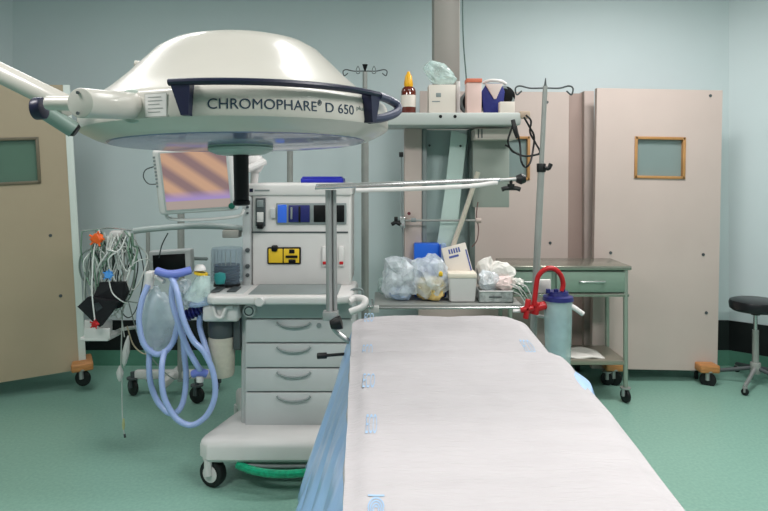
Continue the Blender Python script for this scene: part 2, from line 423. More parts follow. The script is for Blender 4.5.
def zt(y):           # longitudinal profile of the covered top
    z = .896 + .010 * max(0, min(1, (y - 1.6) / .5))
    if y > 2.14:
        t = min(1, (y - 2.14) / .045); z -= .024 * t * t * (3 - 2 * t)
    if y > 2.22: z += .034 * (y - 2.22) / .44
    return z
def drape(x0f, x1f, y0, y1, over, drop_l, drop_r, drop_f, nx=46, ny=80, amp=.003, lift=0, seed=1, flare_l=0, flare_r=0, nh=14, endr=.10, wave=1.0):
    """one sheet: flat over the top, bending down at its left, right and far edges"""
    bm = NB(); rows = []
    ys = [y0 + (y1 - y0) * j / ny for j in range(ny + 1)] + [y1 + .001 + k for k in [0]] 
    ys = [y0 + (y1 - y0) * j / ny for j in range(ny + 1)]
    nf = 8 if drop_f else 0
    for j in range(ny + 1 + nf):
        fall = 0
        if j <= ny: y = ys[j]
        else:
            fall = (j - ny) / nf * drop_f; y = y1 + .012 + .01 * math.sin(j)
        # rounded far corners
        k = max(0, (y - (y1 - endr)) / endr); k = min(k, 1)
        inset = endr * (1 - math.sqrt(max(0, 1 - k * k))) * .8
        xa, xb = x0f(y) + inset, x1f(y) - inset
        row = []
        for i in range(-nh if drop_l else 0, nx + 1 + (nh if drop_r else 0)):
            if i < 0:
                u = -i / nh; dz = drop_l * u * min(1, 1.0)
                x = xa - .016 * min(1, u * 6) - flare_l * u ** 1.1
                wv = .020 * u * math.sin(y * 19 + seed + 2 * u) + .012 * u * math.sin(y * 43 + seed)
                x += wv * wave; z = zt(y) - .008 - dz
                yy = y + .012 * u * math.sin(y * 13)
            elif i > nx:
                u = (i - nx) / nh; dz = drop_r * u
                x = xb + .012 * min(1, u * 6) + flare_r * u + wave * .014 * u * math.sin(y * 21 + seed) ; z = zt(y) - .008 - dz; yy = y
            else:
                u = i / nx; x = xa + (xb - xa) * u; yy = y
                e = min(u, 1 - u) * (xb - xa)
                z = zt(y) - .010 * math.exp(-(e / .015) ** 2)
                z += amp * (noise.noise(Vector((x * 6, y * 5, seed))) + .5 * noise.noise(Vector((x * 17, y * 13, seed))))
                z -= .006 * max(0, (y - (y1 - .03)) / .03) 
            z += lift
            row.append(bm.verts.new((x, yy, z - fall)))
        rows.append(row)
    for a, b in zip(rows, rows[1:]):
        for k in range(len(a) - 1): bm.faces.new((a[k], a[k + 1], b[k + 1], b[k]))
    return bm
def xl(y): return -.056 - .042 * (y - 1.14) / 1.1 
def xr(y): return .535 + .035 * min(1, (y - 1.14) / .5) - .012 * max(0, y - 2.15) / .4 + .010 * math.exp(-((y - 2.05) / .12) ** 2)
bm = drape(lambda y: xl(y) - .012, lambda y: xr(y) + .004 + .034 * math.exp(-((y - 1.90) / .10) ** 2) + .026 * math.exp(-((y - 2.20) / .06) ** 2), .9, 2.655, 0, .56, .20, .12, lift=-.006, flare_l=.17, flare_r=.01, seed=3, amp=.002)
sh = single('plastic_sheet', bm, M_sheet, (.225, 1.75, .9), 'translucent blue plastic sheet hanging down the left side of the bed', 'sheet')
md = sh.modifiers.new('thick', 'SOLIDIFY'); md.thickness = .0015
bm = drape(xl, xr, .88, 2.66, 0, .012, .02, .05, amp=.006, seed=9, nh=4, wave=.12)
pad = single('absorbent_pad', bm, M_padw, (.225, 1.75, .9), 'white quilted absorbent pad covering the bed top', 'bed cover')
md = pad.modifiers.new('thick', 'SOLIDIFY'); md.thickness = .003; md.offset = 1
# pale blue prints along the left margin
def padz(x, y): return zt(y) + .006 * (noise.noise(Vector((x * 6, y * 5, 9))) + .5 * noise.noise(Vector((x * 17, y * 13, 9)))) + .0042
def place_print(bm, px, py, wpx, hpx):
    bmesh.ops.delete(bm, geom=[f for f in bm.faces if max(v.co.z for v in f.verts) > .0005], context='FACES')
    bmesh.ops.triangulate(bm, faces=bm.faces[:])
    bmesh.ops.subdivide_edges(bm, edges=bm.edges[:], cuts=1)
    d = .6 * F / (py - HY); 
    d0 = .6 * F / (py + hpx / 2 - HY); d1 = .6 * F / (py - hpx / 2 - HY)
    xs = [v.co.x for v in bm.verts]; ysx = [v.co.y for v in bm.verts]
    w0 = max(xs) - min(xs); h0 = max(ysx) - min(ysx); cx = (max(xs) + min(xs)) / 2; cyy = (max(ysx) + min(ysx)) / 2
    sx = wpx * d / F / w0; sy = (d1 - d0) / h0
    for v in bm.verts:
        x = X(px, d) + (v.co.x - cx) * sx; y = (d0 + d1) / 2 + (v.co.y - cyy) * sy
        v.co = Vector((x, y, padz(x, y)))
    bmesh.ops.recalc_face_normals(bm, faces=bm.faces)
    o = link('printed_mark', bm, M_print, pad, (.225, 1.75, .9), smooth=False); o['label'] = 'pale blue printed mark'
def arcs_bm():
    bm = NB()
    add_plan(bm, [(-.5, .42), (.5, .42), (.5, .5), (-.5, .5)], 0, .001)
    for k, r0 in enumerate((.5, .37, .24, .11)):
        n = 14
        for i in range(n):
            a0, a1 = math.pi * i / n, math.pi * (i + 1) / n; r1 = max(0, r0 - .075)
            add_plan(bm, [(r0 * math.cos(a0), -.1 + r0 * math.sin(a0)), (r0 * math.cos(a1), -.1 + r0 * math.sin(a1)),
                          (r1 * math.cos(a1), -.1 + r1 * math.sin(a1)), (r1 * math.cos(a0), -.1 + r1 * math.sin(a0))], 0, .001)
    for x in (-.46, -.33, -.2, .12, .25, .38): add_plan(bm, [(x, -.5), (x + .075, -.5), (x + .075, -.1), (x, -.1)], 0, .001)
    return bm
place_print(arcs_bm(), 376, 505, 17, 22)
place_print(text_bm('ECO', .05, 0), 371.5, 424, 11, 20)
place_print(text_bm('ECO', .05, 0), 369, 382, 12, 14)
place_print(text_bm('ECO', .05, 0), 367.5, 346.5, 10, 9)
place_print(text_bm('ECO', .05, 0), 369, 321, 9, 6)
place_print(text_bm('ECO', .05, 0), 528, 344, 10, 10)

# ================================================================ SURGICAL LAMP
LX, LY = -.357, 1.6
T = Thing('surgical_lamp', 'large cream round operating lamp head hanging above the bed on its arm', 'surgical lamp', (LX, LY, 1.5), local=True, rot=(R(-1.5), R(-1.2), 0))
prof = [(0, .338), (.07, .337), (.135, .331), (.170, .321), (.200, .303), (.226, .277), (.266, .236), (.305, .201), (.335, .179), (.358, .166), (.365, .161), (.368, .155), (.370, .110), (.368, .104), (.362, .100), (.335, .086), (.318, .080), (.312, .079), (.309, .083)]
T.p('housing', add_lathe(NB(), prof, 96), M_lampw)
T.p('light_window', add_lathe(NB(), [(.312, .084), (.306, .077), (.25, .074), (.1, .072), (0, .072)], 96), mat('lamp_glass', (104, 112, 146), .3, coat=.6, spec=.8, bump=.15, bscale=150))
T.p('hub', add_lathe(NB(), [(0, .080), (.080, .080), (.083, .076), (.083, .072), (.078, .070), (.081, .066), (.078, .060), (.060, .052), (.045, .050), (0, .050)], 48), mat('hub_grey_green', (150, 168, 160), .35))
hd = T.p('handle', add_lathe(NB(), [(0, .052), (.02, .052), (.019, .045), (.018, -.062), (.021, -.066), (.021, -.074), (.014, -.077), (0, -.077)], 24), M_blackg, label='black sterile handle')
def arc(r, z, a0, a1, n=24):   # angle from the camera-facing direction, + to the right
    return [Vector((r * math.sin(R(a0 + (a1 - a0) * k / n)), -r * math.cos(R(a0 + (a1 - a0) * k / n)), z)) for k in range(n + 1)]
def th(px, r):       # angle on a ring of radius r that is seen in column px
    lo, hi = -60.0, 89.0
    f = lambda a: CX + F * (LX + r * math.sin(R(a))) / (LY - r * math.cos(R(a)))
    hi = max(range(-60, 90), key=f)
    for _ in range(40):
        m = (lo + hi) / 2
        if f(m) < px: lo = m
        else: hi = m
    return lo
rail = T.p('rail', tb(arc(.386, .168, th(168, .394), th(388, .394)), .0085, smooth=False, seg=10, flat=.8), M_navy, label='navy curved grab rail')
for a, wd in ((th(182, .39), .024), (th(377, .39), .026)):
    bm = NB(); c = Vector((math.sin(R(a)), -math.cos(R(a)), 0)); t = Vector((math.cos(R(a)), math.sin(R(a)), 0))
    q = []
    for (u, z) in ((-wd, .173), (wd * .75, .173), (wd * .55, .104), (-wd * .05, .104)):
        if a > 0: u = -u
        q.append((u, z))
    vs = []
    for rr in (.366, .390):
        vs.append([bm.verts.new(c * rr + t * u + Vector((0, 0, z))) for u, z in q])
    bm.faces.new(vs[0]); bm.faces.new(vs[1][::-1])
    for k in range(4): bm.faces.new((vs[0][k], vs[1][k], vs[1][(k + 1) % 4], vs[0][(k + 1) % 4]))
    bmesh.ops.recalc_face_normals(bm, faces=bm.faces)
    T.p('rail_bracket', bm, M_navy)
ag = th(388, .394)
T.p('side_grip', tb(arc(.386, .166, ag - 4, ag + 6, 3) + [arc(.400, .156, ag + 10, ag + 11, 1)[0], arc(.402, .138, ag + 8, ag + 9, 1)[0], arc(.388, .120, ag, ag + 1, 1)[0], arc(.372, .112, ag - 7, ag - 6, 1)[0]], .010, seg=10), mat('grey_navy_grip', (58, 62, 84), .4))
# lettering on the band
def wrap(bm, ac, z, r):
    for v in bm.verts:
        a = v.co.x / r + R(ac); rr = r + v.co.z
        v.co = Vector((rr * math.sin(a), -rr * math.cos(a), z + v.co.y))
    return bm
RB = .3698; M_ink = mat('dark_teal_ink', (34, 52, 70), .5)
def fit(txt, size, px0, px1, z, m=M_ink):
    t = text_bm(txt, size, align='LEFT'); a0, a1 = th(px0, RB), th(px1, RB)
    xs = [v.co.x for v in t.verts]; m0, w_ = min(xs), max(xs) - min(xs)
    for v in t.verts:
        a = R(a0 + (v.co.x - m0) / w_ * (a1 - a0)); rr = RB + v.co.z
        v.co = Vector((rr * math.sin(a), -rr * math.cos(a), z + v.co.y))
    T.p('lettering', t, m)
fit('CHROMOPHARE', .029, 208.5, 318, .1265)
fit('\u00ae', .016, 319, 323, .135)
fit('D 650', .029, 327, 355, .1265)
fit('plus', .013, 358, 366, .134, mat('faint_ink', (120, 132, 128), .6))
# rating label
bm = NB(); n = 6
def patch(a0, a1, z0, z1, r):
    bm = NB(); pv = None
    for k in range(7):
        a = R(a0 + (a1 - a0) * k / 6); p = [bm.verts.new((r * math.sin(a), -r * math.cos(a), z)) for z in (z0, z1)]
        if pv: bm.faces.new((pv[0], p[0], p[1], pv[1]))
        pv = p
    return bm
T.p('label_border', patch(th(140, .386), th(164, .386), .104, .152, .3703), mat('label_edge', (176, 176, 170), .5))
lb = T.p('rating_label', patch(th(141, .386), th(163, .386), .106, .150, .3708), M_white)
for z in (.143, .136, .129, .121, .114): T.p('printed_line', patch(th(144, .386), th(160 - 6 * rnd.random(), .386), z, z + .0015, .3714), mat('label_grey', (150, 152, 150), .6), lb)
# mounting socket and vents
T.p('vent_knob', cy((-.215, -.05, .268), (-.242, -.055, .272), .010), M_lampw)
T.e.location = (LX, LY, 1.5)
# arm (same thing: the lamp hangs from it) -- separate object because it pivots
A = Thing('lamp_arm', 'cream jointed ceiling arm of the operating lamp at upper left', 'lamp arm', (-1.75, 1.75, 1.5))
aj0, aj1 = W(134, 106, 1.27), W(80, 103, 1.12)
A.p('lamp_socket', cy(W(139, 107, 1.29), W(131, 106, 1.262), .034, seg=28, bev=.004), mat('socket_grey', (160, 172, 164), .35))
jt = A.p('joint_tube', cy(aj0, aj1, .0265, seg=32, bev=.002), M_lampw)
for dx, dz in ((0, .018), (.0, -.018)):
    q = aj1 + Vector((-.002 + dx, -.002, dz)); A.p('screw', cy(q, q + (aj1 - aj0).normalized() * .003, .003, seg=8), M_dgrey, jt)
A.p('cross_tube', cy(W(88, 104, 1.2), W(46, 103, 1.2), .0135, seg=20, bev=.004), M_lampw)
A.p('end_cap', cy(W(44.5, 108, 1.22), W(34, 109, 1.22), .0215, seg=24, bev=.004), M_navy, label='navy end cap')
far = W(-10, 68, 1.36); near = W(70, 107, 1.30); dirv = (far - near).normalized()
q = near + dirv * 1.25
A.p('beam', cy(near, q, .0215, seg=24, bev=.004), M_lampw)
A.p('lower_beam', cy(W(40, 108, 1.28), W(74, 130, 1.31), .017, seg=20), mat('green_grey_arm', (128, 148, 140), .4))  # lower beam in a darker greenish grey than the cream arm
A.p('lower_beam_cap', cy(W(73, 129, 1.31), W(77, 131.5, 1.312), .017, .012, seg=20), M_black)
A.p('ceiling_stem', cy(q + Vector((0, 0, -.1)), (q.x, q.y, CH), .045, seg=24), M_lampw)
A.p('ceiling_flange', cy((q.x, q.y, CH - .03), (q.x, q.y, CH), .15, seg=32), M_lampw)
A.p('shoulder_joint', cy(q + Vector((0, 0, -.14)), q + Vector((0, 0, .06)), .06, seg=28, bev=.01), M_lampw)

# ================================================================ OVERBED INSTRUMENT SUPPORT
D = 2.5
T = Thing('overbed_frame', 'steel overbed frame with long horizontal bar and black knobs', 'instrument frame', W(332, 323, D))
T.p('post', tb([W(328.5, 190, D), W(329.5, 318, D)], .0125, smooth=False, seg=16), M_steel)
T.p('post', tb([W(334, 190, D + .01), W(335, 318, D + .01)], .0095, smooth=False, seg=12), M_steel)
bm = NB(); add_tube(bm, [W(315, 188, D - .06), W(420, 183.5, D - .06), W(500, 180, D - .06)], .0065, smooth=False, seg=10)
add_tube(bm, [W(316, 185.5, D + .2), W(500, 179.2, D + .2)], .0065, smooth=False, seg=10)
add_tube(bm, [W(317, 187.5, D - .06), W(317, 186, D + .2)], .0065, smooth=False, seg=10)
T.p('top_bar', bm, M_chrome)
a = W(316, 187, D - .05); b = W(498, 180.4, D - .05)
bm = NB(); vs = [bm.verts.new(v) for v in (a, b, b + Vector((0, .24, -.004)), a + Vector((0, .24, -.004)))]; vs2 = [bm.verts.new(v.co + Vector((0, 0, -.006))) for v in vs]
bm.faces.new(vs); bm.faces.new(vs2[::-1])
for k in range(4): bm.faces.new((vs[k], vs2[k], vs2[(k + 1) % 4], vs[(k + 1) % 4]))
T.p('plate', bm, M_steel)
T.p('lower_bar', tb([W(356, 190.5, D-.08), W(420, 188.5, D-.08), W(470, 186, D-.08), W(497, 182.5, D-.06)], .0085, seg=10), M_white)
T.p('end_rod', tb([W(497, 180.5, D), W(518, 179, D)], .007, smooth=False, seg=10), M_steel)
T.p('end_knob', add_lathe(NB(), [(0, -.020), (.014, -.018), (.022, 0), (.014, .018), (0, .020)], 20, Matrix.Translation(W(521, 179, D)) @ Matrix.Rotation(R(90), 4, 'Y')), M_black, label='round black end knob')
bm = NB(); c = W(511, 188, D); add_cyl(bm, c + Vector((0, 0, .0)), c + Vector((0, 0, .03)), .006)
add_cyl(bm, c + Vector((0, 0, .0)), c + Vector((0, 0, .016)), .014); add_tube(bm, [c + Vector((-.036, 0, -.006)), c + Vector((-.02, 0, -.001)), c + Vector((.02, 0, -.001)), c + Vector((.036, 0, -.006))], .009, seg=10)
T.p('wing_knob', bm, M_black, label='black wing knob')
bm = bx(W(323, 311, D) + Vector((0, -.02, 0)), W(338, 320, D) + Vector((0, .03, 0)), .004)
T.p('clamp_block', bm, M_steel)
T.p('clamp_knob', add_lathe(NB(), [(0, -.03), (.016, -.03), (.022, -.015), (.026, 0), (.026, .014), (0, .018)], 20, Matrix.Translation(W(338, 323, D - .02)) @ Matrix.Rotation(R(75), 4, 'Y')), M_black, label='black clamp knob')
T.p('rail_clamp', tb([W(331, 318, D), W(335, 330, D), W(352, 344, D)], .010, seg=10), M_steel)
bm = NB(); add_cyl(bm, W(317, 356, D), W(327, 355.5, D), .012, bev=.003); add_cyl(bm, W(326, 355.5, D), W(345, 354, D), .006)
T.p('side_handle', bm, M_black)

# ================================================================ ANAESTHESIA MACHINE
dT, dF = 3.40, 3.20
T = Thing('anaesthesia_machine', 'light grey anaesthesia machine with drawers on a wheeled base', 'anaesthesia machine', (-.45, 3.4, 0))
xa, xb = X(243, dT), X(351, dT)
# base
ang = [(-.885, 3.08), (-.84, 3.03), (-.15, 3.03), (-.10, 3.08), (-.10, 3.80), (-.15, 3.85), (-.80, 3.85), (-.88, 3.80), (-.80, 3.55), (-.78, 3.45), (-.82, 3.32)]
bm = NB()
t = bmesh.new()
def ringpts(off, z):
    c = Vector((-.49, 3.44)); return [(c.x + (x - c.x) * off, c.y + (y - c.y) * off, z) for x, y in ang]
lv = [[t.verts.new(p) for p in ringpts(o, z)] for o, z in ((.97, .135), (1.0, .15), (1.0, .205), (.985, .225), (.95, .240), (.86, .252))]
for A_, B_ in zip(lv, lv[1:]):
    for k in range(len(A_)): t.faces.new((A_[k], A_[(k + 1) % len(A_)], B_[(k + 1) % len(A_)], B_[k]))
t.faces.new(lv[0][::-1]); t.faces.new(lv[-1]); bmesh.ops.recalc_face_normals(t, faces=t.faces)
merge(bm, t)
T.p('base', bm, M_white)
for cx, cyy, tn in ((-.825, 3.09, 1.15), (-.15, 3.08, .2), (-.83, 3.78, 0), (-.15, 3.78, 0)):
    castor(T, (cx, cyy, .066), .066, turn=tn, w=.05, forkmat=M_white, hub=M_white)
bm = tb([W(238, 465, 3.05), W(255, 471, 3.0), W(278, 474, 2.98), W(310, 472, 3.0), (-.25, 3.1, .1)], .019, seg=10, flat=1)
T.p('foot_brake', bm, mat('glossy_green', (20, 150, 110), .15, coat=.5, var=.3, scale=60), label='glossy green foot bar')
T.p('foot_brake_rim', tb([W(238, 462, 3.07), W(262, 466, 3.05), W(310, 466, 3.05)], .008, seg=8), M_mgrey)
# cabinet with drawers
x0, x1 = X(245.5, dF), X(352, dF)
T.p('cabinet', bx((x0 - .03, dF + .02, .22), (x1 + .01, 3.75, .88), .02, 3), M_grey)
for i, (ya, yb) in enumerate(((319, 342.5), (343.5, 367.5), (368.5, 391.5), (392.5, 428))):
    z1, z0 = Z(ya, dF), Z(yb, dF)
    dr = T.p('drawer', bx((x0, dF - .005, z0 + .002), (x1, dF + .05, z1 - .001), .005), M_grey)
    cxx, cz = X(294, dF), z1 - .012 
    bm = NB()
    pts = [Vector((cxx + .085 * math.sin(u), dF - .012 - .008 * math.cos(u), cz - .026 + .030 * (1 - math.cos(u)) * 1.0)) for u in [R(a) for a in range(-80, 81, 16)]]
    add_tube(bm, pts, .005, seg=8)
    T.p('handle', bm, M_mgrey, dr)
T.p('drawer_lock', cy((X(319, dF), dF - .012, Z(325, dF)), (X(319, dF), dF, Z(325, dF)), .012), M_mgrey)
T.p('front_panel', bx((x0 + .03, dF - .01, Z(318, dF)), (x1, dF + .04, Z(303, dF)), .003), mat('panel_grey', (166, 172, 171), .4))
# worktop
dW = 3.08
bm = NB(); q = [(X(204, dW) + .0, dW + .06), (X(206, dW), dW + .02), (X(212, dW), dW), (X(335, dW), dW), (X(350, dW), dW + .04), (X(353, dW), dW + .12), (X(353, dW), 3.55), (X(204, dW), 3.55)]
add_plan(bm, q, .874, .915, .012); T.p('worktop', bm, M_white)
T.p('worktop_inlay', bx((X(246, dW), dW + .05, .912), (X(337, dW), 3.5, .919), .004), M_mgrey)
T.p('worktop_tray', bx((X(207, dW) + .02, dW + .07, .912), (X(240, dW), 3.4, .918), .003), M_grey)
for px in (212, 228): T.p('tray_dish', bx((X(px, 3.2), 3.17, .918), (X(px + 9, 3.2), 3.3, .926), .003), M_dgrey)
bm = NB(); c = W(354, 303, 3.1)
add_tube(bm, [W(350, 312, 3.1), W(362, 307, 3.1), W(365, 300, 3.12), W(356, 298, 3.14), W(349, 302, 3.12)], .017, seg=12)
T.p('side_grip', bm, M_white)
bm = NB(); add_tube(bm, [W(350, 297, 3.25), W(352, 290, 3.25), W(362, 290, 3.25), W(363, 300, 3.25)], .007, seg=8); T.p('side_bracket', bm, M_mgrey)
# valve block under the worktop at left
T.p('valve_block', bx((X(206, dF), dF - .07, Z(319, dF)), (X(241, dF), dF + .25, Z(303, dF)), .015, 3), M_white)
bm = NB(); add_tube(bm, [W(213, 306, dF - .08), W(216, 316, dF - .09), W(222, 317, dF - .09), W(226, 308, dF - .08), W(233, 307, dF - .08)], .009, seg=10); T.p('hook', bm, M_white)
bm = NB()
c = W(248, 312, dF - .05); add_lathe(bm, [(0, 0), (.03, 0), (.034, .012), (.034, .035), (0, .04)], 28, Matrix.Translation(c + Vector((0, .02, 0))) @ Matrix.Rotation(R(-90), 4, 'X'))
kn = T.p('round_knob', bm, M_white); T.p('knob_ring', add_lathe(NB(), [(.018, 0), (.022, -.003), (.024, 0)], 28, Matrix.Translation(c + Vector((0, .018, 0))) @ Matrix.Rotation(R(-90), 4, 'X')), M_dgrey, kn)
c = W(259, 302, dW - .02); T.p('round_knob', add_lathe(NB(), [(0, 0), (.02, 0), (.026, .010), (.024, .03), (0, .03)], 28, Matrix.Translation(c) @ Matrix.Rotation(R(-90), 4, 'X')), M_white)
T.p('round_knob', cy(W(235, 317, dF - .04), W(236, 317, dF), .022, seg=20, bev=.004), mat('pinkish_white', (208, 196, 190), .4))
# absorber canister
bm = NB(); cx = X(221, 3.22)
cb = T.p('absorber_canister', add_lathe(NB(), [(0, Z(378, 3.2)), (.055, Z(378, 3.2)), (.062, Z(375, 3.2)), (.068, Z(340, 3.2)), (.06, Z(336, 3.2)), (0, Z(336, 3.2))], 32, Matrix.Translation((cx, 3.24, 0))), mat('beige_granules', (190, 184, 168), .35, var=.06, scale=60, coat=.4))
T.p('canister_lid', add_lathe(NB(), [(0, Z(338, 3.2)), (.064, Z(338, 3.2)), (.07, Z(334, 3.2)), (.07, Z(322, 3.2)), (.06, Z(319, 3.2)), (0, Z(319, 3.2))], 32, Matrix.Translation((cx, 3.24, 0))), M_dgrey, cb)
T.p('canister_clip', bx((cx + .065, 3.2, Z(350, 3.2)), (cx + .10, 3.26, Z(320, 3.2)), .006), M_dgrey)
# tower
T.p('tower', bx((X(252, dT), dT, .91), (xb, 3.78, Z(183, dT)), .012, 3), M_white)
T.p('side_column', bx((xa, dT - .02, .91), (X(251.5, dT), 3.7, Z(196, dT)), .008), M_grey)
T.p('top_cap', bx((X(246, dT), dT - .012, Z(196, dT)), (xb + .005, 3.79, Z(183.5, dT)), .012, 3), M_white)
T.p('seam', bx((X(252, dT), dT - .004, Z(233, dT)), (X(348, dT), dT, Z(231.5, dT))), M_dgrey)
T.p('emblem', bx((X(250, dT), dT - .0145, Z(192, dT)), (X(253.5, dT), dT - .010, Z(188.5, dT))), M_navy)
T.p('nameplate', bx((X(255, dT), dT - .0145, Z(191.2, dT)), (X(270, dT), dT - .010, Z(189.6, dT))), M_mgrey)
def tbox(n, a, b, c_, d_, m, y0=-.02, y1=.005, bev=.003, par=None, lab=None): return T.p(n, bx((X(a, dT), dT + y0, Z(d_, dT)), (X(c_, dT), dT + y1, Z(b, dT)), bev), m, par, lab)
dp = tbox('display_frame', 276.5, 203, 346.5, 224, M_mgrey, -.012)
tbox('display', 278, 204.5, 287, 222.5, mat('lit_blue_display', (48, 92, 190), .2, emit=.35), -.016, par=dp, lab='lit blue display')
tbox('display', 289, 205, 310, 222, M_dblue, -.020, par=dp)
tbox('display_marking', 291, 207, 293, 219, M_mgrey, -.023, par=dp); tbox('display_marking', 299, 206, 301, 222, M_blackg, -.023, par=dp)
tbox('display', 314, 205, 326, 222, M_blackg, -.016, par=dp); tbox('display', 336, 205, 344.5, 222, M_blackg, -.016, par=dp); tbox('display', 327, 205, 335, 222, M_blackg, -.016, par=dp)
fm = tbox('flowmeter', 256, 198, 265.5, 226, M_dgrey, -.014)
tbox('flowmeter_window', 257.5, 200, 264, 207, M_mgrey, -.02, par=fm); tbox('flowmeter_window', 257.5, 212, 264, 222, M_white, -.02, par=fm); tbox('flowmeter_knob', 258, 223, 264, 228.5, M_blackg, -.035, bev=.006, par=fm)
tbox('selector_knob', 271, 208, 276, 218, M_grey, -.02)
yl = tbox('yellow_plate', 267.5, 247, 301, 264, M_blackg, -.012, bev=.006)
tbox('plate_face', 269, 248.5, 283, 262.5, M_yellow, -.015, par=yl, lab='yellow face'); tbox('plate_face', 284, 248.5, 299.5, 262.5, M_yellow, -.015, par=yl, lab='yellow face')
tbox('plate_knob', 272, 245, 278, 251, M_blackg, -.03, par=yl, bev=.008); tbox('plate_lever', 286, 255, 298, 257.5, M_blackg, -.022, par=yl); tbox('plate_lever', 289.5, 249, 295, 253, M_blackg, -.02, par=yl); tbox('plate_lever', 289, 259, 296, 262.5, M_blackg, -.02, par=yl)
for px in (325.5, 342):
    gz = tbox('vial_holder', px - 3, 246, px + 2, 266, M_white, -.02, bev=.004)
    tbox('red_ring', px - 2.5, 261, px + 1.5, 264, M_red, -.024, par=gz, lab='red ring')
for py, r in ((207, .007), (213, .006), (250, .012), (266, .012), (275, .010)):
    T.p('column_knob', cy(W(247.8, py, dT - .02) , W(247.8, py, dT - .02) + Vector((0, -.015, 0)), r, bev=.002), M_dgrey)
# bellows
cx, cyb = X(227, 3.36), 3.36
bm = NB()
pr = [(.0, Z(249, 3.3)), (.078, Z(249, 3.3)), (.082, Z(252, 3.3)), (.084, Z(284, 3.3))]
bl = T.p('bellows_dome', add_lathe(NB(), pr, 40, Matrix.Translation((cx, cyb, 0))), mat_film('smoky_dome', (120, 138, 156), .3, bump=0, bscale=1))
pr = [(0, Z(266, 3.3))]; 
for k in range(5): pr += [(.070, Z(266 + k * 3.4, 3.3)), (.062, Z(267.6 + k * 3.4, 3.3))]
pr += [(.07, .92), (0, .92)]
T.p('bellows', add_lathe(NB(), pr, 32, Matrix.Translation((cx, cyb, 0))), M_blackg, bl)
for k in range(7): T.p('scale_rib', cy((X(213 + k * 4.6, 3.3), cyb - .083 * math.cos((k - 3) * .42), Z(265, 3.3)), (X(213 + k * 4.6, 3.3), cyb - .083 * math.cos((k - 3) * .42), Z(251, 3.3)), .002, seg=6), M_mgrey, bl)
T.p('teal_valve', add_lathe(NB(), [(0, -.03), (.022, -.028), (.03, 0), (.026, .022), (0, .03)], 24, Matrix.Translation(W(220, 278, 3.22) )), M_teal, label='teal valve cap')
# monitor swivel arm
T.p('monitor_arm', tb([W(247, 200, 3.5), W(254, 183, 3.5), W(253, 165, 3.5), W(240, 175, 3.45)], .022, seg=12), M_white)
T.p('arm_joint', add_lathe(NB(), [(0, -.05), (.03, -.045), (.048, -.01), (.05, .02), (.035, .045), (0, .05)], 28, Matrix.Translation(W(255, 164, 3.5))), M_white)
# rail reaching left
rp = [W(243, 229, 3.45), W(225, 226.5, 3.45), W(190, 226, 3.5), (X(150, 3.5), 3.5, Z(229, 3.5)), W(134, 231, 3.5)]
T.p('side_rail', tb(rp, .017, seg=12), mat('rail_grey', (170, 178, 176), .35))
T.p('rail_block', bx(W(222, 238, 3.42), W(242, 229, 3.5), .006), mat('pale_pink_grey', (176, 172, 164), .5))
T.p('rail_end', tb([W(134, 230.5, 3.5), W(110, 228, 3.5), W(82, 231, 3.5)], .005, seg=8), M_chrome)

# blue tray on top
bm = NB(); add_box(bm, W(300.5, 183.3, 3.5), W(343, 178, 3.5) + Vector((0, .2, 0)), .008, 3); add_box(bm, W(302, 178.5, 3.5), W(341, 176.5, 3.5) + Vector((0, .18, 0)), .006, 3)
single('plastic_tray', bm, M_blue, (X(322, 3.5), 3.58, Z(183.5, 3.5)), 'blue plastic tray lying on top of the anaesthesia machine', 'tray')

# ================================================================ PATIENT MONITOR (on the arm)
c = W(195, 181, 3.15)
T = Thing('patient_monitor', 'tilted white patient monitor with purple screen and painted orange reflection bands', 'monitor', c, local=True, rot=(R(11), R(-3.5), R(3)))
wm, hm = .195, .165
T.p('casing', bx((-wm, 0, -hm), (wm, .10, hm), .02, 4), M_white)
T.p('bezel', bx((-wm + .035, -.006, -hm + .02), (wm - .02, .01, hm - .01), .004), M_grey)
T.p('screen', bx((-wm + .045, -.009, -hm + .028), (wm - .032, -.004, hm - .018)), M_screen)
for k in range(9): T.p('side_key', bx((-wm + .006, -.004, -.02 + k * .018), (-wm + .016, .002, -.010 + k * .018), .001), M_mgrey)
T.p('power_button', cy((wm - .027, -.016, -hm + .03), (wm - .027, 0, -hm + .03), .016, bev=.003), mat('green_button', (24, 92, 76), .3), label='dark green round button')
T.p('side_cable', tb([(-wm, .03, .08), (-wm - .045, .03, .065), (-wm - .06, .03, .03), (-wm - .04, .03, -.005), (-wm, .03, -.01)], .003, seg=6), M_dgrey)
bm = NB(); add_tube(bm, [(-wm + .02, .05, -hm + .01), (-wm + .04, .05, -hm - .03), (-.02, .05, -hm - .045), (wm - .02, .05, -hm - .04), (wm + .02, .06, -hm - .01)], .008, seg=8)
T.p('carry_bar', bm, M_white)
T.p('mount_arm', tb([(.10, .1, 0), (.2, .2, .0), (.30, .33, .02)], .02, seg=10), M_white)

# ================================================================ MONITOR STAND BEHIND THE HOSES
dS = 4.35; s = F / dS
T = Thing('rolling_stand', 'grey twin pole rolling stand behind the blue breathing hoses', 'stand', (X(178, dS), dS, 0))
T.p('pole', cy((X(181, dS), dS, .1), (X(181, dS), dS, Z(190, dS)), .023), M_steelg)
T.p('thin_pole', cy((X(148, dS), dS, .1), (X(148, dS), dS, Z(230, dS)), .014), M_steelg)
T.p('cross_foot', bx((X(135, dS), dS - .02, .115), (X(214, dS), dS + .03, .175), .012), M_white)
T.p('cross_foot', bx((X(170, dS), dS - .2, .115), (X(177, dS), dS + .25, .165), .012), M_white)
castor(T, (X(133, dS), dS, .058), .055, turn=.9, forkmat=M_dgrey)
castor(T, (X(197, 4.2), 4.2, .058), .055, turn=1.2, forkmat=M_dgrey)
castor(T, (X(213, dS), dS + .1, .058), .055, forkmat=M_dgrey)
T.p('cross_bar', bx((X(146, dS), dS - .01, .55), (X(184, dS), dS + .02, .58), .004), M_steelg)
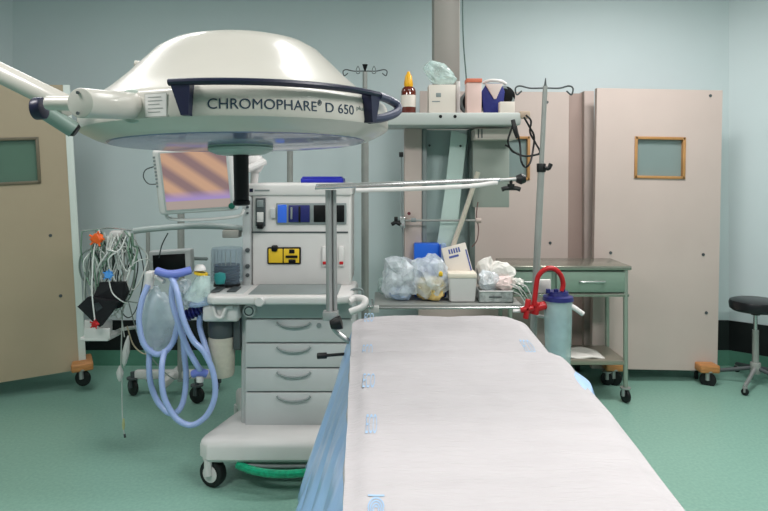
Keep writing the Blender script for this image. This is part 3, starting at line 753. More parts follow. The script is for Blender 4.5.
# small dark display on that stand
c = W(170, 262, 3.75)
T = Thing('small_monitor', 'small flat monitor with dark screen behind the breathing hoses', 'monitor', c, local=True, rot=(0, R(-3), 0))
T.p('casing', bx((-.125, 0, -.07), (.125, .07, .07), .012, 3), M_grey)
T.p('screen', bx((-.10, -.004, -.05), (.09, .004, .045), .003), M_blackg)
T.p('bracket', tb([(0, .07, 0), (.02, .3, -.02), (.05, .58, -.06)], .012, seg=8), M_mgrey)

# ================================================================ CABLES AND CUFF AT THE LEFT
M_cab = [mat('pale_grey_cable', (196, 200, 196), .4), mat('white_cable', (222, 224, 220), .4), mat('grey_cable', (126, 136, 132), .4), mat('dark_cable', (52, 62, 60), .4), mat('green_cable', (110, 140, 120), .4)]
for k in range(46):
    d = 3.5 + rnd.uniform(-.07, .07); xs0 = rnd.uniform(93, 132); xm = xs0 + rnd.uniform(-8, 12); w_ = rnd.uniform(3, 13)
    top = rnd.uniform(229, 237); bot = rnd.uniform(268, 320); lean = rnd.uniform(-9, 9)
    pts = [W(xs0, top + 3, d), W(xs0 - w_ * .5, top + 16, d - .02), W(xm - w_ + lean * .5, (top + bot) / 2, d - .03), W(xm - w_ * .7 + lean, bot - 10, d),
           W(xm + lean, bot, d + .01), W(xm + w_ * .7 + lean, bot - 12, d), W(xm + w_, (top + bot) / 2 - 4, d + .03), W(xs0 + w_ * .7, top + 12, d), W(xs0 + 2, top, d)]
    m = M_cab[k % 5] if k % 3 else M_cab[k % 2]
    single('lead_cable', tb(pts, rnd.choice((.003, .004, .0052)), seg=6, sub=6), m, (X(110, 3.5), 3.5, Z(231, 3.5)),
           'coiled thin monitoring leads hanging tangled from the rail end', 'cable', 'monitoring leads on the rail end')
for pts, mm, lb in (([W(100, 232, 3.4), W(94, 250, 3.38), W(92, 290, 3.36), W(95, 322, 3.36)], 1, 'white lead running down over the black cuff to the red clip'),
                ([W(108, 276, 3.38), W(112, 292, 3.36), W(120, 300, 3.36), W(128, 304, 3.4)], 0, 'pale lead hanging from the blue clip over the black cuff'),
                ([W(128, 270, 3.42), W(136, 262, 3.42), W(146, 259, 3.44), W(152, 262, 3.5)], 0, 'grey lead bridging from the tangle to the small dark monitor'),
                ([W(120, 300, 3.45), W(140, 303, 3.45), W(152, 302, 3.45), W(156, 306, 3.45)], 2, 'grey lead running sideways behind the breathing hose'),
                ([W(82, 232, 3.5), W(81, 250, 3.5), W(84, 270, 3.5), W(90, 285, 3.45)], 4, 'leftmost dark green lead beside the brown beige partition'),
                ([W(168, 233, 3.6), W(162, 245, 3.6), W(159, 258, 3.6)], 3, 'dark cable hanging from the rail above the small monitor')):
    single('lead_cable', tb(pts, .0035, seg=6), M_cab[mm], pts[0], lb, 'cable')
# junction block hung on the rail
bm = bx(W(110, 238, 3.47), W(126, 230, 3.53), .006); single('junction_block', bm, M_white, W(118, 230, 3.5), 'white lead junction block at the top of the tangle', 'connector')
def clip(c, r, m, label):
    bm = NB(); c = Vector(c); add_blob(bm, c, (r, r * .6, r), .35, 14, 2, seed=r * 100)
    for k in range(5):
        a = k * 1.3; add_tube(bm, [c, c + Vector((math.cos(a) * r * 1.5, -.01, math.sin(a) * r * 1.5))], r * .2, smooth=False, seg=6)
    single('clip', bm, m, c, label, 'clip')
clip(W(97, 239, 3.38), .028, M_orange, 'orange clip among the tangled leads')
clip(W(108.5, 275, 3.36), .020, mat('sky_blue_plastic', (70, 140, 210), .4), 'sky blue clip above the black cuff')
clip(W(95, 324, 3.34), .017, M_red, 'red clip at the lower tip of the black cuff')
# black cuff
T = Thing('pressure_cuff', 'folded black blood pressure cuff hanging among the leads', 'blood pressure cuff', W(102, 305, 3.42))
def slab(bm, px, d, th, seed):
    q = [W(a, b, d) for a, b in px]; n = len(q)
    A_ = [bm.verts.new(v + Vector((0, .01 * math.sin(i * 2 + seed), 0))) for i, v in enumerate(q)]; B_ = [bm.verts.new(v.co + Vector((0, th, 0))) for v in A_]
    bm.faces.new(A_); bm.faces.new(B_[::-1])
    for k in range(n): bm.faces.new((A_[k], B_[k], B_[(k + 1) % n], A_[(k + 1) % n]))
    return bm
T.p('cuff_flap', slab(NB(), [(98, 283), (124, 282), (128, 292), (120, 308), (100, 312), (94, 297)], 3.42, .03, 1), mat('black_cloth', (14, 14, 20), .7, bump=.2))
T.p('cuff_flap', slab(NB(), [(76.5, 307), (88, 297), (104, 300), (118, 302), (110, 314), (100, 327), (93, 323)], 3.38, .035, 2), mat('black_cloth', (14, 14, 20), .7))
T.p('cuff_patch', slab(NB(), [(93, 304), (99, 302), (102, 308), (96, 312)], 3.372, .005, 3), mat('charcoal_cloth', (52, 58, 62), .7))
# white bracket basket
bm = NB(); add_plan(bm, [(X(84, 3.45), 3.40), (X(112, 3.45), 3.40), (X(114, 3.45), 3.56), (X(84, 3.45), 3.56)], Z(339, 3.45), Z(335, 3.45), .006)
add_box(bm, W(84, 339, 3.40), W(110, 328, 3.40) + Vector((0, .01, 0)), .004); add_box(bm, W(84, 339, 3.55), W(112, 320, 3.55) + Vector((0, .01, 0)), .004)
add_tube(bm, [W(110, 335, 3.5), W(120, 330, 3.55), W(130, 328, 3.6), W(148, 326, 4.33)], .01, seg=8)
single('holder_tray', bm, M_white, W(98, 339, 3.48), 'small white holder tray below the black cuff', 'tray')
# hanging infusion line
T = Thing('infusion_line', 'thin clear infusion line with white drip chamber dangling near the floor', 'infusion line', W(122, 330, 3.5))
T.p('tube', tb([W(123, 300, 3.5), W(121.5, 340, 3.5), W(121, 368, 3.5), W(122, 372, 3.5), W(122, 400, 3.5), W(123, 425, 3.5), W(125, 437, 3.5)], .0032, seg=6), M_cab[0])
T.p('drip_chamber', add_lathe(NB(), [(0, -.04), (.006, -.04), (.016, -.02), (.02, .01), (.012, .03), (.005, .045), (0, .045)], 16, Matrix.Translation(W(120, 374, 3.5))), M_white)
T.p('connector', add_lathe(NB(), [(0, -.03), (.005, -.03), (.008, 0), (.005, .03), (0, .03)], 10, Matrix.Translation(W(123.5, 424, 3.5))), mat('pale_yellow_plastic', (190, 190, 140), .4))
T.p('tip', cy(W(124.5, 434, 3.5), W(125.2, 437.5, 3.5), .006, seg=8), M_dgrey)
T = Thing('syringe_pouch', 'slim white pouch dangling beside the infusion line', 'pouch', W(126, 330, 3.48))
bm = NB(); add_lathe(bm, [(0, -.09), (.012, -.06), (.02, 0), (.014, .05), (.004, .09), (0, .09)], 12, Matrix.Translation(W(126, 352, 3.48)) @ Matrix.Rotation(R(8), 4, 'Y'))
T.p('pouch', bm, M_white); T.p('cord', tb([W(124.5, 337, 3.48), W(122, 320, 3.48), W(120, 300, 3.48)], .0025, seg=6), M_cab[0])
single('lead_cable', tb([W(127, 326, 3.5), W(133, 344, 3.5), W(142, 353, 3.5), W(150, 354, 3.5)], .0035, seg=6), mat('beige_cable', (180, 166, 140), .4), W(127, 326, 3.5), 'beige lead sagging towards the breathing bag', 'cable')
single('lead_cable', tb([W(128, 300, 3.52), W(138, 335, 3.52), W(150, 356, 3.52), W(172, 378, 3.52), W(190, 378, 3.5), W(198, 360, 3.5)], .003, seg=6), M_cab[2], W(128, 300, 3.52), 'long thin grey lead looping below the breathing bag', 'cable')

# ================================================================ BREATHING CIRCUIT
T = Thing('breathing_circuit', 'blue corrugated breathing hoses looping down in front of the stand', 'breathing hoses', W(165, 275, 3.2))
d = 3.2; r = .0145
def H(*p): return [W(a, b, c_) for a, b, c_ in p]
T.p('hose', tb(H((148, 285, 3.2), (142, 300, 3.18), (139, 320, 3.17), (143, 342, 3.17), (153, 353, 3.18), (163, 353, 3.18), (173, 342, 3.2), (178, 322, 3.2)), r, sub=14, seg=12, rib=.05), M_hose)
T.p('hose', tb(H((178, 275, 3.2), (173, 283, 3.15), (172, 300, 3.14), (178, 322, 3.13), (186, 345, 3.14), (197, 365, 3.15), (202, 372, 3.18)), r, sub=14, seg=12, rib=.05), M_hose)
T.p('hose', tb(H((168, 272, 3.2), (176, 288, 3.12), (183, 318, 3.1), (193, 340, 3.1), (204, 352, 3.1), (213, 372, 3.1), (215, 395, 3.1), (207, 415, 3.1), (192, 425, 3.1), (177, 419, 3.1), (166, 402, 3.1), (162, 385, 3.1), (162, 365, 3.12), (165, 350, 3.16)), r, sub=14, seg=12, rib=.05), M_hose)
T.p('hose', tb(H((183, 330, 3.2), (184, 352, 3.22), (186, 375, 3.22), (184, 398, 3.22), (178, 411, 3.2), (169, 413, 3.2), (158, 402, 3.2), (151, 385, 3.2), (149, 365, 3.2), (150, 348, 3.2)), r, sub=14, seg=12, rib=.05), M_hose)
T.p('hose', tb(H((200, 313, 3.2), (200, 328, 3.2), (205, 345, 3.18), (209, 360, 3.14)), r, sub=14, seg=12, rib=.05), M_hose)
T.p('y_piece', tb(H((157, 271, 3.18), (168, 274, 3.16), (180, 273, 3.16), (191, 270, 3.18)), .020, seg=12), M_hosed, label='violet blue joining piece')
bm = NB(); add_box(bm, W(144, 282, 3.2), W(157, 270, 3.26), .01, 3); add_cyl(bm, W(148, 288, 3.22), W(150, 278, 3.22), .024); add_cyl(bm, W(156, 276, 3.2), W(164, 282, 3.18), .013)
T.p('white_connector', bm, M_white)
T.p('white_cuff', cy(W(200, 376, 3.17), W(200, 382, 3.17), .018, bev=.003), M_white)
T.p('hose_end', tb(H((193, 374, 3.18), (200, 372, 3.17), (207, 374, 3.18)), .019, seg=12), M_hosed)
bm = NB()
for k in range(5): add_lathe(bm, [(.016, -.006), (.030, -.003), (.030, .003), (.016, .006)], 20, Matrix.Translation(W(188 + k * 3.4, 315 - k * 1.8, 3.18)) @ Matrix.Rotation(R(68), 4, 'Y'))
add_cyl(bm, W(186, 316, 3.18), W(204, 307, 3.18), .018)
T.p('ribbed_connector', bm, M_dblue, label='dark blue ribbed connector')
# reservoir bag
bm = NB(); add_blob(bm, W(158, 322, 3.27), (.095, .045, .17), .14, 5, 4, seed=2)
for v in bm.verts:
    t = (v.co.z - Z(322, 3.27)) / .17
    v.co.x = X(158, 3.27) + (v.co.x - X(158, 3.27)) * (1 - .5 * max(0, t) ** 1.5) * (1 - .35 * max(0, -t) ** 2)
single('breathing_bag', bm, M_bagblue, W(158, 290, 3.27), 'limp pale translucent reservoir bag among the blue hoses', 'breathing bag')
# clear mask with yellow rim
T = Thing('breathing_mask', 'clear breathing mask with yellow ring beside the bellows', 'mask', W(202, 285, 3.18))
T.p('shell', add_lathe(NB(), [(.028, .03), (.034, .02), (.048, -.03), (.068, -.085), (.07, -.1)], 28, Matrix.Translation(W(203, 280, 3.18)) @ Matrix.Rotation(R(15), 4, 'Y')), M_filmg)
T.p('cushion', tb([W(203, 302, 3.18) + Vector((.055 * math.cos(a), .055 * math.sin(a), .01 * math.cos(a))) for a in [R(k) for k in range(0, 361, 30)]], .014, seg=10), M_filmb)
T.p('rim_ring', add_lathe(NB(), [(.022, -.008), (.034, -.008), (.034, .004), (.022, .004)], 24, Matrix.Translation(W(201, 273, 3.18)) @ Matrix.Rotation(R(10), 4, 'Y')), M_yellow, label='yellow ring')
T.p('cap', add_lathe(NB(), [(0, .028), (.016, .026), (.026, .014), (.03, .0), (.022, -.004)], 24, Matrix.Translation(W(200, 270, 3.18))), M_white)
for k, (px, py) in enumerate(((184, 288), (190, 300))):
    bm = NB(); add_blob(bm, W(px, py, 3.24), (.035, .03, .04), .3, 9, 3, seed=k + 20, ridge=True)
    single('clear_wrapper', bm, M_film, W(px, py, 3.24), ('crumpled clear wrapper just left of the clear breathing mask', 'crumpled clear wrapper above the dark blue ribbed connector')[k], 'wrapper')

# ================================================================ CEILING PENDANT WITH SHELVES
dP, dQ = 3.45, 3.80
T = Thing('ceiling_pendant', 'ceiling supply pendant with grey upper shelf and steel lower shelf', 'equipment pendant', (X(446, dQ), dQ, .78))
T.p('ceiling_column', bx((X(433, dQ), dQ - .05, Z(112, dQ)), (X(459, dQ), dQ + .10, CH), .01), mat('warm_grey_column', (150, 144, 138), .45))
T.p('column_cable', tb([(X(462, dQ), dQ - .06, CH), (X(461.5, dQ), dQ - .06, 2.4), (X(465, dQ), dQ - .06, Z(80, dQ)), (X(467, dQ), dQ - .06, Z(112, dQ))], .004, seg=6), mat('green_grey_cable', (70, 92, 88), .4))
zs0, zs1 = Z(125, dP), Z(112.5, dP)
M_shelf = mat('pale_green_grey_metal', (180, 184, 180), .4)
sh = T.p('upper_shelf', bx((X(379, dP), dP, zs0), (X(521, dP), dQ, zs1), .008), M_shelf)
for px in (440.5, 455): T.p('shelf_hole', cy(W(px, 116.5, dP) + Vector((0, -.003, 0)), W(px, 116.5, dP), .009, seg=14), M_blackg, sh)
T.p('shelf_end_block', bx(W(520, 118, dP - .0), W(528, 112, dP + .06), .006), mat('tan_plastic', (178, 156, 136), .5), sh)
zl0, zl1 = Z(309, dP), Z(304.5, dP)
T.p('lower_shelf', bx((X(374, dP), dP, zl0), (X(522, dP), dQ + .02, zl1), .003), M_steelg)
T.p('lower_shelf_rail', tb([W(372, 300, dP + .3), W(373, 306, dP - .02), W(378, 308, dP - .02), W(515, 307.5, dP - .02), W(524, 306, dP), W(524, 298, dP + .3)], .007, seg=10), M_chrome)
T.p('rail_clamp', bx(W(371, 313, dP - .03), W(379, 305, dP), .004), M_white)
T.p('service_column', bx((X(404, dQ), dQ - .08, zl0), (X(421, dQ), dQ + .06, zs0), .004), M_pink)
T.p('upright', bx((X(421.5, dQ), dQ - .07, zl0), (X(426, dQ), dQ + .04, zs0), .003), M_mgrey)
T.p('upright', bx((X(468, dQ), dQ - .07, zl0), (X(473.5, dQ), dQ + .04, zs0), .003), mat('dark_grey_upright', (104, 116, 112), .4))  # right upright in a darker grey than the left one
T.p('back_panel', bx((X(425, dQ), dQ + .01, zl0), (X(469, dQ), dQ + .025, zs0), .002), mat('teal_back_panel', (168, 186, 184), .4))
T.p('back_panel_screw', cy(W(429.5, 145.5, dQ), W(429.5, 145.5, dQ + .02), .007, seg=10), M_dgrey)
T.p('service_box', bx((X(472, 3.7), 3.66, Z(207, 3.7)), (X(508, 3.7), 3.72, Z(139, 3.7)), .004), mat('grey_green_box', (148, 154, 146), .5))
T.p('pull_out_tray', bx((X(474, 3.6), 3.55, Z(140, 3.6)), (X(515, 3.6), 3.72, Z(129, 3.6)), .004), mat('cream_tray', (206, 192, 184), .5))
for px in (476.5, 480): T.p('tray_slot', bx((X(px, 3.6), 3.545, Z(138.5, 3.6)), (X(px + 1, 3.6), 3.552, Z(129.5, 3.6))), M_dgrey)
# rod clamp with knob at the left
T.p('thin_rod', cy(W(401.3, 155, 3.72), W(403, 262, 3.72), .004, seg=8), M_mgrey)
T.p('rod_tip', cy(W(401.2, 157, 3.72), W(401.1, 152, 3.72), .012, seg=14, bev=.003), M_black)
bm = NB(); c = W(396, 222, 3.66)
for a in (90, 210, 330): add_cyl(bm, c, c + Vector((math.cos(R(a)) * .03, 0, math.sin(R(a)) * .03)), .011, seg=10, bev=.003)
add_cyl(bm, c, c + Vector((.05, .05, 0)), .008); T.p('tri_knob', bm, M_black, label='black three lobed knob')
T.p('clamp_body', bx(W(400, 228, 3.66), W(405, 216, 3.74), .004), M_chrome)
T.p('cross_rod', cy(W(405, 220.5, 3.66), W(481, 220.5, 3.66), .006, seg=10), M_steelg)
T.p('rod_joint', cy(W(411, 220, 3.64), W(416, 220, 3.64), .012, seg=12), M_mgrey)
T.p('rod_knob', cy(W(409, 213.5, 3.66), W(409, 213.5, 3.69), .010, seg=12), mat('dark_red_knob', (90, 30, 40), .4))
T.p('rod_joint', cy(W(476, 220.5, 3.64), W(481, 220.5, 3.64), .015, seg=12), mat('pink_grey_joint', (176, 158, 150), .4))
T.p('wire', tb([W(478, 202, 3.64), W(476.5, 215, 3.64), W(478.5, 228, 3.64), W(477, 240, 3.64), W(472, 247, 3.66)], .0035, seg=6), mat('brown_wire', (110, 84, 80), .5))
# black cables hung at the shelf end
M_bc = mat('black_cord', (18, 16, 18), .4)
dc = 3.40
single('cable_loop', tb([W(526, 115, dc), W(531, 121, dc), W(530, 132, dc), W(535, 142, dc), W(540, 152, dc - .01), W(535, 155, dc), W(524, 156, dc - .01), W(514, 152, dc), W(509, 147, dc), W(505, 145, dc)], .0055, seg=8), M_bc, W(526, 115, dc), 'outer black cable loop hanging from the right end of the upper shelf', 'cable')
single('cable_loop', tb([W(524, 117, dc - .02), W(529, 126, dc - .02), W(534, 136, dc), W(533, 150, dc), W(530, 163, dc - .02), W(525, 167, dc - .02), W(521, 160, dc - .02), W(520, 145, dc), W(516, 126, dc)], .0055, seg=8), M_bc, W(524, 117, dc), 'narrow lowest black cable loop hanging beside the drip stand', 'cable')
single('cable_loop', tb([W(514, 122, dc - .01), W(510, 133, dc - .02), W(508, 142, dc - .02), W(512, 151, dc), W(519, 154, dc)], .0055, seg=8), M_bc, W(514, 122, dc), 'short black cable at the left of the hanging loops', 'cable')
bm = NB(); add_tube(bm, [W(513, 120, dc - .02), W(515, 130, dc - .03), W(518, 138, dc - .03)], .012, seg=8); single('cable_plug', bm, M_bc, W(514, 120, dc), 'thick black plug at the top of the hanging cable loops', 'plug')

# things on the upper shelf
zs = zs1
def on(px0, py0, px1, d): return X(px0, d), X(px1, d), zs, Z(py0, d)
# brown bottle
c = Vector((X(408.5, 3.55), 3.55, zs)); sc = 3.55 / F
T = Thing('medicine_bottle', 'brown glass bottle with yellow cap and pale label on the upper shelf', 'bottle', c, local=True)
T.p('glass', add_lathe(NB(), [(0, 0), (.038, 0), (.041, .006), (.041, .125), (.036, .142), (.02, .155), (.018, .162), (0, .162)], 32), mat('amber_glass', (96, 34, 22), .1, coat=.6))
T.p('bottle_label', add_lathe(NB(), [(.0415, .038), (.0418, .04), (.0418, .102), (.0415, .104)], 32), M_card)
T.p('cap', add_lathe(NB(), [(0, .238), (.008, .236), (.011, .222), (.018, .214), (.026, .166), (.023, .15), (0, .15)], 24), mat('amber_yellow', (232, 170, 20), .35))
bm = bx((X(428.5, 3.55), 3.52, zs), (X(455, 3.55), 3.64, Z(85.5, 3.55)), .002)
T = Thing('carton', 'cream carton with small printed mark under the clear plastic bag', 'box', (X(442, 3.55), 3.58, zs)); T.p('box', bm, M_card)
T.p('printed_mark', bx((X(436, 3.52), 3.518, Z(97, 3.52)), (X(441, 3.52), 3.5205, Z(93, 3.52)), .0005), M_mgrey); T.p('printed_mark', bx((X(432, 3.52), 3.518, Z(102, 3.52)), (X(440, 3.52), 3.5205, Z(101, 3.52))), M_mgrey)
single('white_tub', add_lathe(NB(), [(0, 0), (.012, 0), (.012, .19), (0, .19)], 16, Matrix.Translation((X(458, 3.6), 3.6, zs))), M_white, (X(458, 3.6), 3.6, zs), 'slim white tube standing right of the cream carton', 'tube')
bm = NB(); add_blob(bm, W(439, 74, 3.58), (.075, .05, .06), .30, 10, 3, seed=5, crisp=True)
for v in bm.verts: v.co.x += (Z(74, 3.58) - v.co.z) * .5
single('plastic_bag', bm, M_filmg, W(440, 85, 3.58), 'crumpled clear plastic bag on top of the cream carton', 'plastic bag', smooth=False)
T = Thing('carton', 'tall pink carton with orange top on the upper shelf', 'box', (X(474, 3.52), 3.54, zs)); T.p('box', bx((X(466.5, 3.52), 3.50, zs), (X(481, 3.52), 3.58, Z(82, 3.52)), .002), mat('pink_card', (218, 188, 180), .6)); T.p('lid', bx((X(466, 3.52), 3.495, Z(83, 3.52)), (X(481.5, 3.52), 3.585, Z(79, 3.52)), .002), mat('salmon_card', (206, 112, 84), .6), label='orange top')
T = Thing('round_container', 'round black drum with pale rim half hidden behind the pink carton', 'container', (X(473, 3.65), 3.65, zs))
q = Vector((X(473, 3.62), 3.62, zs + .074)); T.p('drum', cy(q, q + Vector((0, .07, 0)), .072, seg=36, bev=.006), M_blackg)
T.p('rim', add_lathe(NB(), [(.060, -.004), (.073, -.004), (.073, .008), (.060, .008)], 36, Matrix.Translation(q) @ Matrix.Rotation(R(90), 4, 'X')), M_mgrey)
T = Thing('tape_dispenser', 'navy folded pack with white straps on the upper shelf', 'pack', (X(494, 3.62), 3.62, zs)); T.e.name = 'navy_pack'
bm = NB(); add_prism(bm, [(X(483, 3.6), zs), (X(502, 3.6), zs), (X(504, 3.6), Z(92, 3.6)), (X(501, 3.6), Z(84, 3.6)), (X(486, 3.6), Z(84, 3.6)), (X(481, 3.6), Z(92, 3.6))], 3.575, 3.59, .005)
T.p('pack_body', bm, mat('navy_cloth', (30, 38, 112), .6, bump=.2))
T.p('pack_flap', add_prism(NB(), [(X(485, 3.57), Z(84, 3.57)), (X(503, 3.57), Z(84, 3.57)), (X(500, 3.57), Z(90, 3.57)), (X(496, 3.57), Z(99, 3.57)), (X(494, 3.57), Z(99, 3.57)), (X(488, 3.57), Z(89, 3.57))], 3.562, 3.578, .001), mat('pale_flap', (212, 196, 190), .6), label='pale triangular flap')
T.p('strap', tb([W(483, 83, 3.6), W(490, 80.5, 3.58), W(500, 81, 3.58), W(506, 84, 3.6)], .009, seg=8), M_white)
T.p('side_end', cy(W(504, 97, 3.595), W(504, 97, 3.67), .062, seg=28, bev=.004), M_blackg)
T.p('grey_band', add_lathe(NB(), [(.048, -.004), (.062, -.004), (.062, .006), (.048, .006)], 28, Matrix.Translation(W(504, 97, 3.592)) @ Matrix.Rotation(R(90), 4, 'X')), M_mgrey)
single('small_box', bx((X(499.5, 3.5), 3.48, zs), (X(514, 3.5), 3.54, Z(102, 3.5)), .002), M_card, (X(507, 3.5), 3.51, zs), 'small white box at the right end of the upper shelf', 'box')

# leaning green board and tube
bm = NB()
q = [W(451.5, 130, 3.70), W(467, 135, 3.70), W(461, 190, 3.70), W(451, 300, 3.70), W(429, 300, 3.70), W(445, 190, 3.70)]
A_ = [bm.verts.new(v) for v in q]; B_ = [bm.verts.new(v + Vector((.004, .012, 0))) for v in q]
bm.faces.new(A_); bm.faces.new(B_[::-1])
for k in range(6): bm.faces.new((A_[k], B_[k], B_[(k + 1) % 6], A_[(k + 1) % 6]))
T = Thing('folded_board', 'long pale green board leaning behind the plastic bags', 'board', W(445, 300, 3.70)); T.p('board', bm, mat('pale_green_board', (182, 200, 194), .45, var=.06, scale=6))
T.p('board_hole', cy(W(460.5, 146, 3.695), W(460.5, 146, 3.705), .007, seg=12), M_dgrey)
single('leaning_tube', tb([W(478, 172, 3.60), W(464, 215, 3.63), W(452, 250, 3.655), W(440, 300, 3.675)], .014, seg=12, flat=1), mat('cream_tube', (196, 186, 172), .4), W(440, 300, 3.675), 'cream tube leaning diagonally in front of the pale green board', 'tube')

# things on the lower shelf
zl = zl1 + .002
def lump(name, px0, py0, px1, d, m, label, cat, amp=.22, seed=1, dep=.06, freq=9, top=None):
    x0, x1 = X(px0, d), X(px1, d); z1 = Z(py0, d); zz = zl if top is None else top
    bm = NB(); add_blob(bm, ((x0 + x1) / 2, d, (zz + z1) / 2), ((x1 - x0) / 2 * .92, dep, (z1 - zz) / 2 * .92), amp, freq, 3 if (x1 - x0) > .05 else 2, seed, crisp=True)
    mz = min(v.co.z for v in bm.verts)
    for v in bm.verts: v.co.z += zz - mz if False else 0
    for v in bm.verts: v.co.z = max(v.co.z, zz)
    return single(name, bm, m, ((x0 + x1) / 2, d, zz), label, cat, smooth=False)
lump('plastic_bag', 382, 256, 419, 3.58, M_film, 'crumpled clear plastic bag at the left end of the lower shelf', 'plastic bag', .42, 3, .07, 10)
lump('plastic_bag', 378, 275, 400, 3.70, M_filmg, 'greenish clear bag behind the leftmost plastic bag', 'plastic bag', .3, 4, .05, 10)
lump('packet', 388, 285, 414, 3.56, M_filmb, 'bluish packet inside the leftmost clear bag', 'packet', .25, 6, .04, 8)
lump('packet', 396, 268, 414, 3.57, mat('white_gauze', (220, 222, 226), .8), 'white packet inside the leftmost clear bag', 'packet', .3, 8, .03, 10, top=Z(281, 3.57))
lump('gauze_pack', 416, 276, 447, 3.56, mat('amber_film', (214, 184, 116), .4, var=.25, scale=30, bump=.5, bscale=40), 'amber yellow pack at the bottom of the second clear bag', 'packet', .34, 11, .055, 12)
lump('plastic_bag', 413, 257, 449, 3.56, M_film, 'clear plastic bag standing over the amber yellow pack', 'plastic bag', .42, 12, .065, 11)
lump('yellow_cap', 438, 271, 443, 3.51, M_yellow, 'small yellow cap showing through the second clear bag', 'cap', .15, 14, .015, 6, top=Z(277, 3.5))
T = Thing('blue_package', 'bright blue package standing behind the plastic bags', 'package', (X(429, 3.68), 3.68, zl))
T.p('package', bx((X(414, 3.68), 3.66, zl), (X(439, 3.68), 3.72, Z(243, 3.68)), .006), mat('bright_blue_card', (24, 96, 206), .35))
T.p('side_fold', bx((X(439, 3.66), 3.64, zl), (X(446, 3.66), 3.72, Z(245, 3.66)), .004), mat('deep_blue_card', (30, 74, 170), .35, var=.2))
T.p('clear_wrap', bx((X(441, 3.62), 3.61, Z(272, 3.62)), (X(446, 3.62), 3.63, Z(243, 3.62)), .003), M_filmb)
# white tub
zt0 = zl
T = Thing('white_bin', 'white square plastic bin in the middle of the lower shelf', 'bin', (X(462, 3.52), 3.52, zl))
bm = NB(); t = bmesh.new(); ww = [(X(450, 3.5), X(475, 3.5), zl), (X(448.5, 3.5), X(476.5, 3.5), Z(277, 3.5))]
lo = [t.verts.new((x, y, ww[0][2])) for x, y in ((ww[0][0], 3.5), (ww[0][1], 3.5), (ww[0][1], 3.62), (ww[0][0], 3.62))]
hi = [t.verts.new((x, y, ww[1][2])) for x, y in ((ww[1][0], 3.49), (ww[1][1], 3.49), (ww[1][1], 3.63), (ww[1][0], 3.63))]
t.faces.new(lo[::-1]); t.faces.new(hi)
for k in range(4): t.faces.new((lo[k], lo[(k + 1) % 4], hi[(k + 1) % 4], hi[k]))
bmesh.ops.bevel(t, geom=t.edges[:], offset=.006, segments=2, affect='EDGES'); merge(bm, t)
T.p('body', bm, M_white); T.p('lid', bx((ww[1][0] - .002, 3.486, Z(278, 3.5)), (ww[1][1] + .002, 3.634, Z(273, 3.5)), .006), mat('cream_lid', (222, 212, 196), .5))
# tilted printed box
c = W(460.5, 273, 3.58)
T = Thing('printed_box', 'tilted white box with blue lettering above the white bin', 'box', c, local=True, rot=(R(-8), R(-14), 0))
wb, hb = .070, .168
T.p('box', bx((-wb, 0, -.02), (wb, .05, hb - .01), .003), M_card)
for i in range(5): T.p('lettering', bx((-wb + .035 + i * .014, -.0012, .115), (-wb + .044 + i * .014, .0005, .142), .0004), mat('box_blue_ink', (74, 88, 150), .5))
T.p('lettering', bx((-wb + .03, -.0012, .092), (-wb + .085, .0005, .104)), MATS['box_blue_ink']); T.p('stripe', bx((wb - .012, -.0012, .0), (wb - .004, .0005, .12)), MATS['box_blue_ink'])
# clear bin with white papers
T = Thing('clear_bin', 'clear plastic bin holding white packets at right of the lower shelf', 'bin', (X(496, 3.5), 3.55, zl))
bm = NB(); xA, xB = X(479, 3.5), X(513, 3.5); zT = Z(291, 3.5)
for lo_, hi_ in (((xA, 3.49, zl), (xB, 3.495, zT)), ((xA, 3.64, zl), (xB, 3.645, zT)), ((xA, 3.49, zl), (xA + .004, 3.645, zT)), ((xB - .004, 3.49, zl), (xB, 3.645, zT)), ((xA, 3.49, zl), (xB, 3.645, zl + .004))): add_box(bm, lo_, hi_)
T.p('body', bm, mat_film('frosted_bin', (196, 200, 198), .75, bump=0)); T.p('rim', tb([(xA, 3.488, zT), (xB, 3.488, zT)], .004, smooth=False), M_white)
T.p('handle_slot', bx(W(489, 297.5, 3.488), W(502, 296.5, 3.486)), M_dgrey)
crum = [(476, 258, 496, 3.64, .04, 'white crumpled packet highest behind the clear bin'), (488, 262, 514, 3.60, .05, 'large white crumpled packet rising above the clear bin'),
        (478, 270, 500, 3.56, .05, 'crumpled clear wrapper at the left of the clear bin'), (494, 276, 513, 3.55, .04, 'pinkish white wrapper at the right of the clear bin'),
        (510, 277, 524, 3.56, .035, 'white wrapper hanging over the right end of the lower shelf')]
ms = [M_paper, M_paper, M_film, mat('pinkish_paper', (222, 200, 196), .7, bump=.3), M_paper]
for i, (a, b, c_, d_, dep, lab) in enumerate(crum):
    lump('wrapper', a, b, c_, d_, ms[i], lab, 'wrapper', .38, 30 + i, dep, 11, top=Z(291 if i != 4 else 290, d_))
T = Thing('green_tubing', 'spray of thin dark green strips beside the red valve', 'tubing', W(520, 296, 3.42))
for k in range(7):
    a = W(511 + k * 1.6, 284 + (k % 3) * 4, 3.38); T.p('strip', tb([a, a + Vector((.03, -.01, -.015)), a + Vector((.06, -.01, -.06 - .003 * k))], .0075, seg=6, flat=.5), mat('dark_green', (40, 84, 62), .4) if k % 2 else M_white)

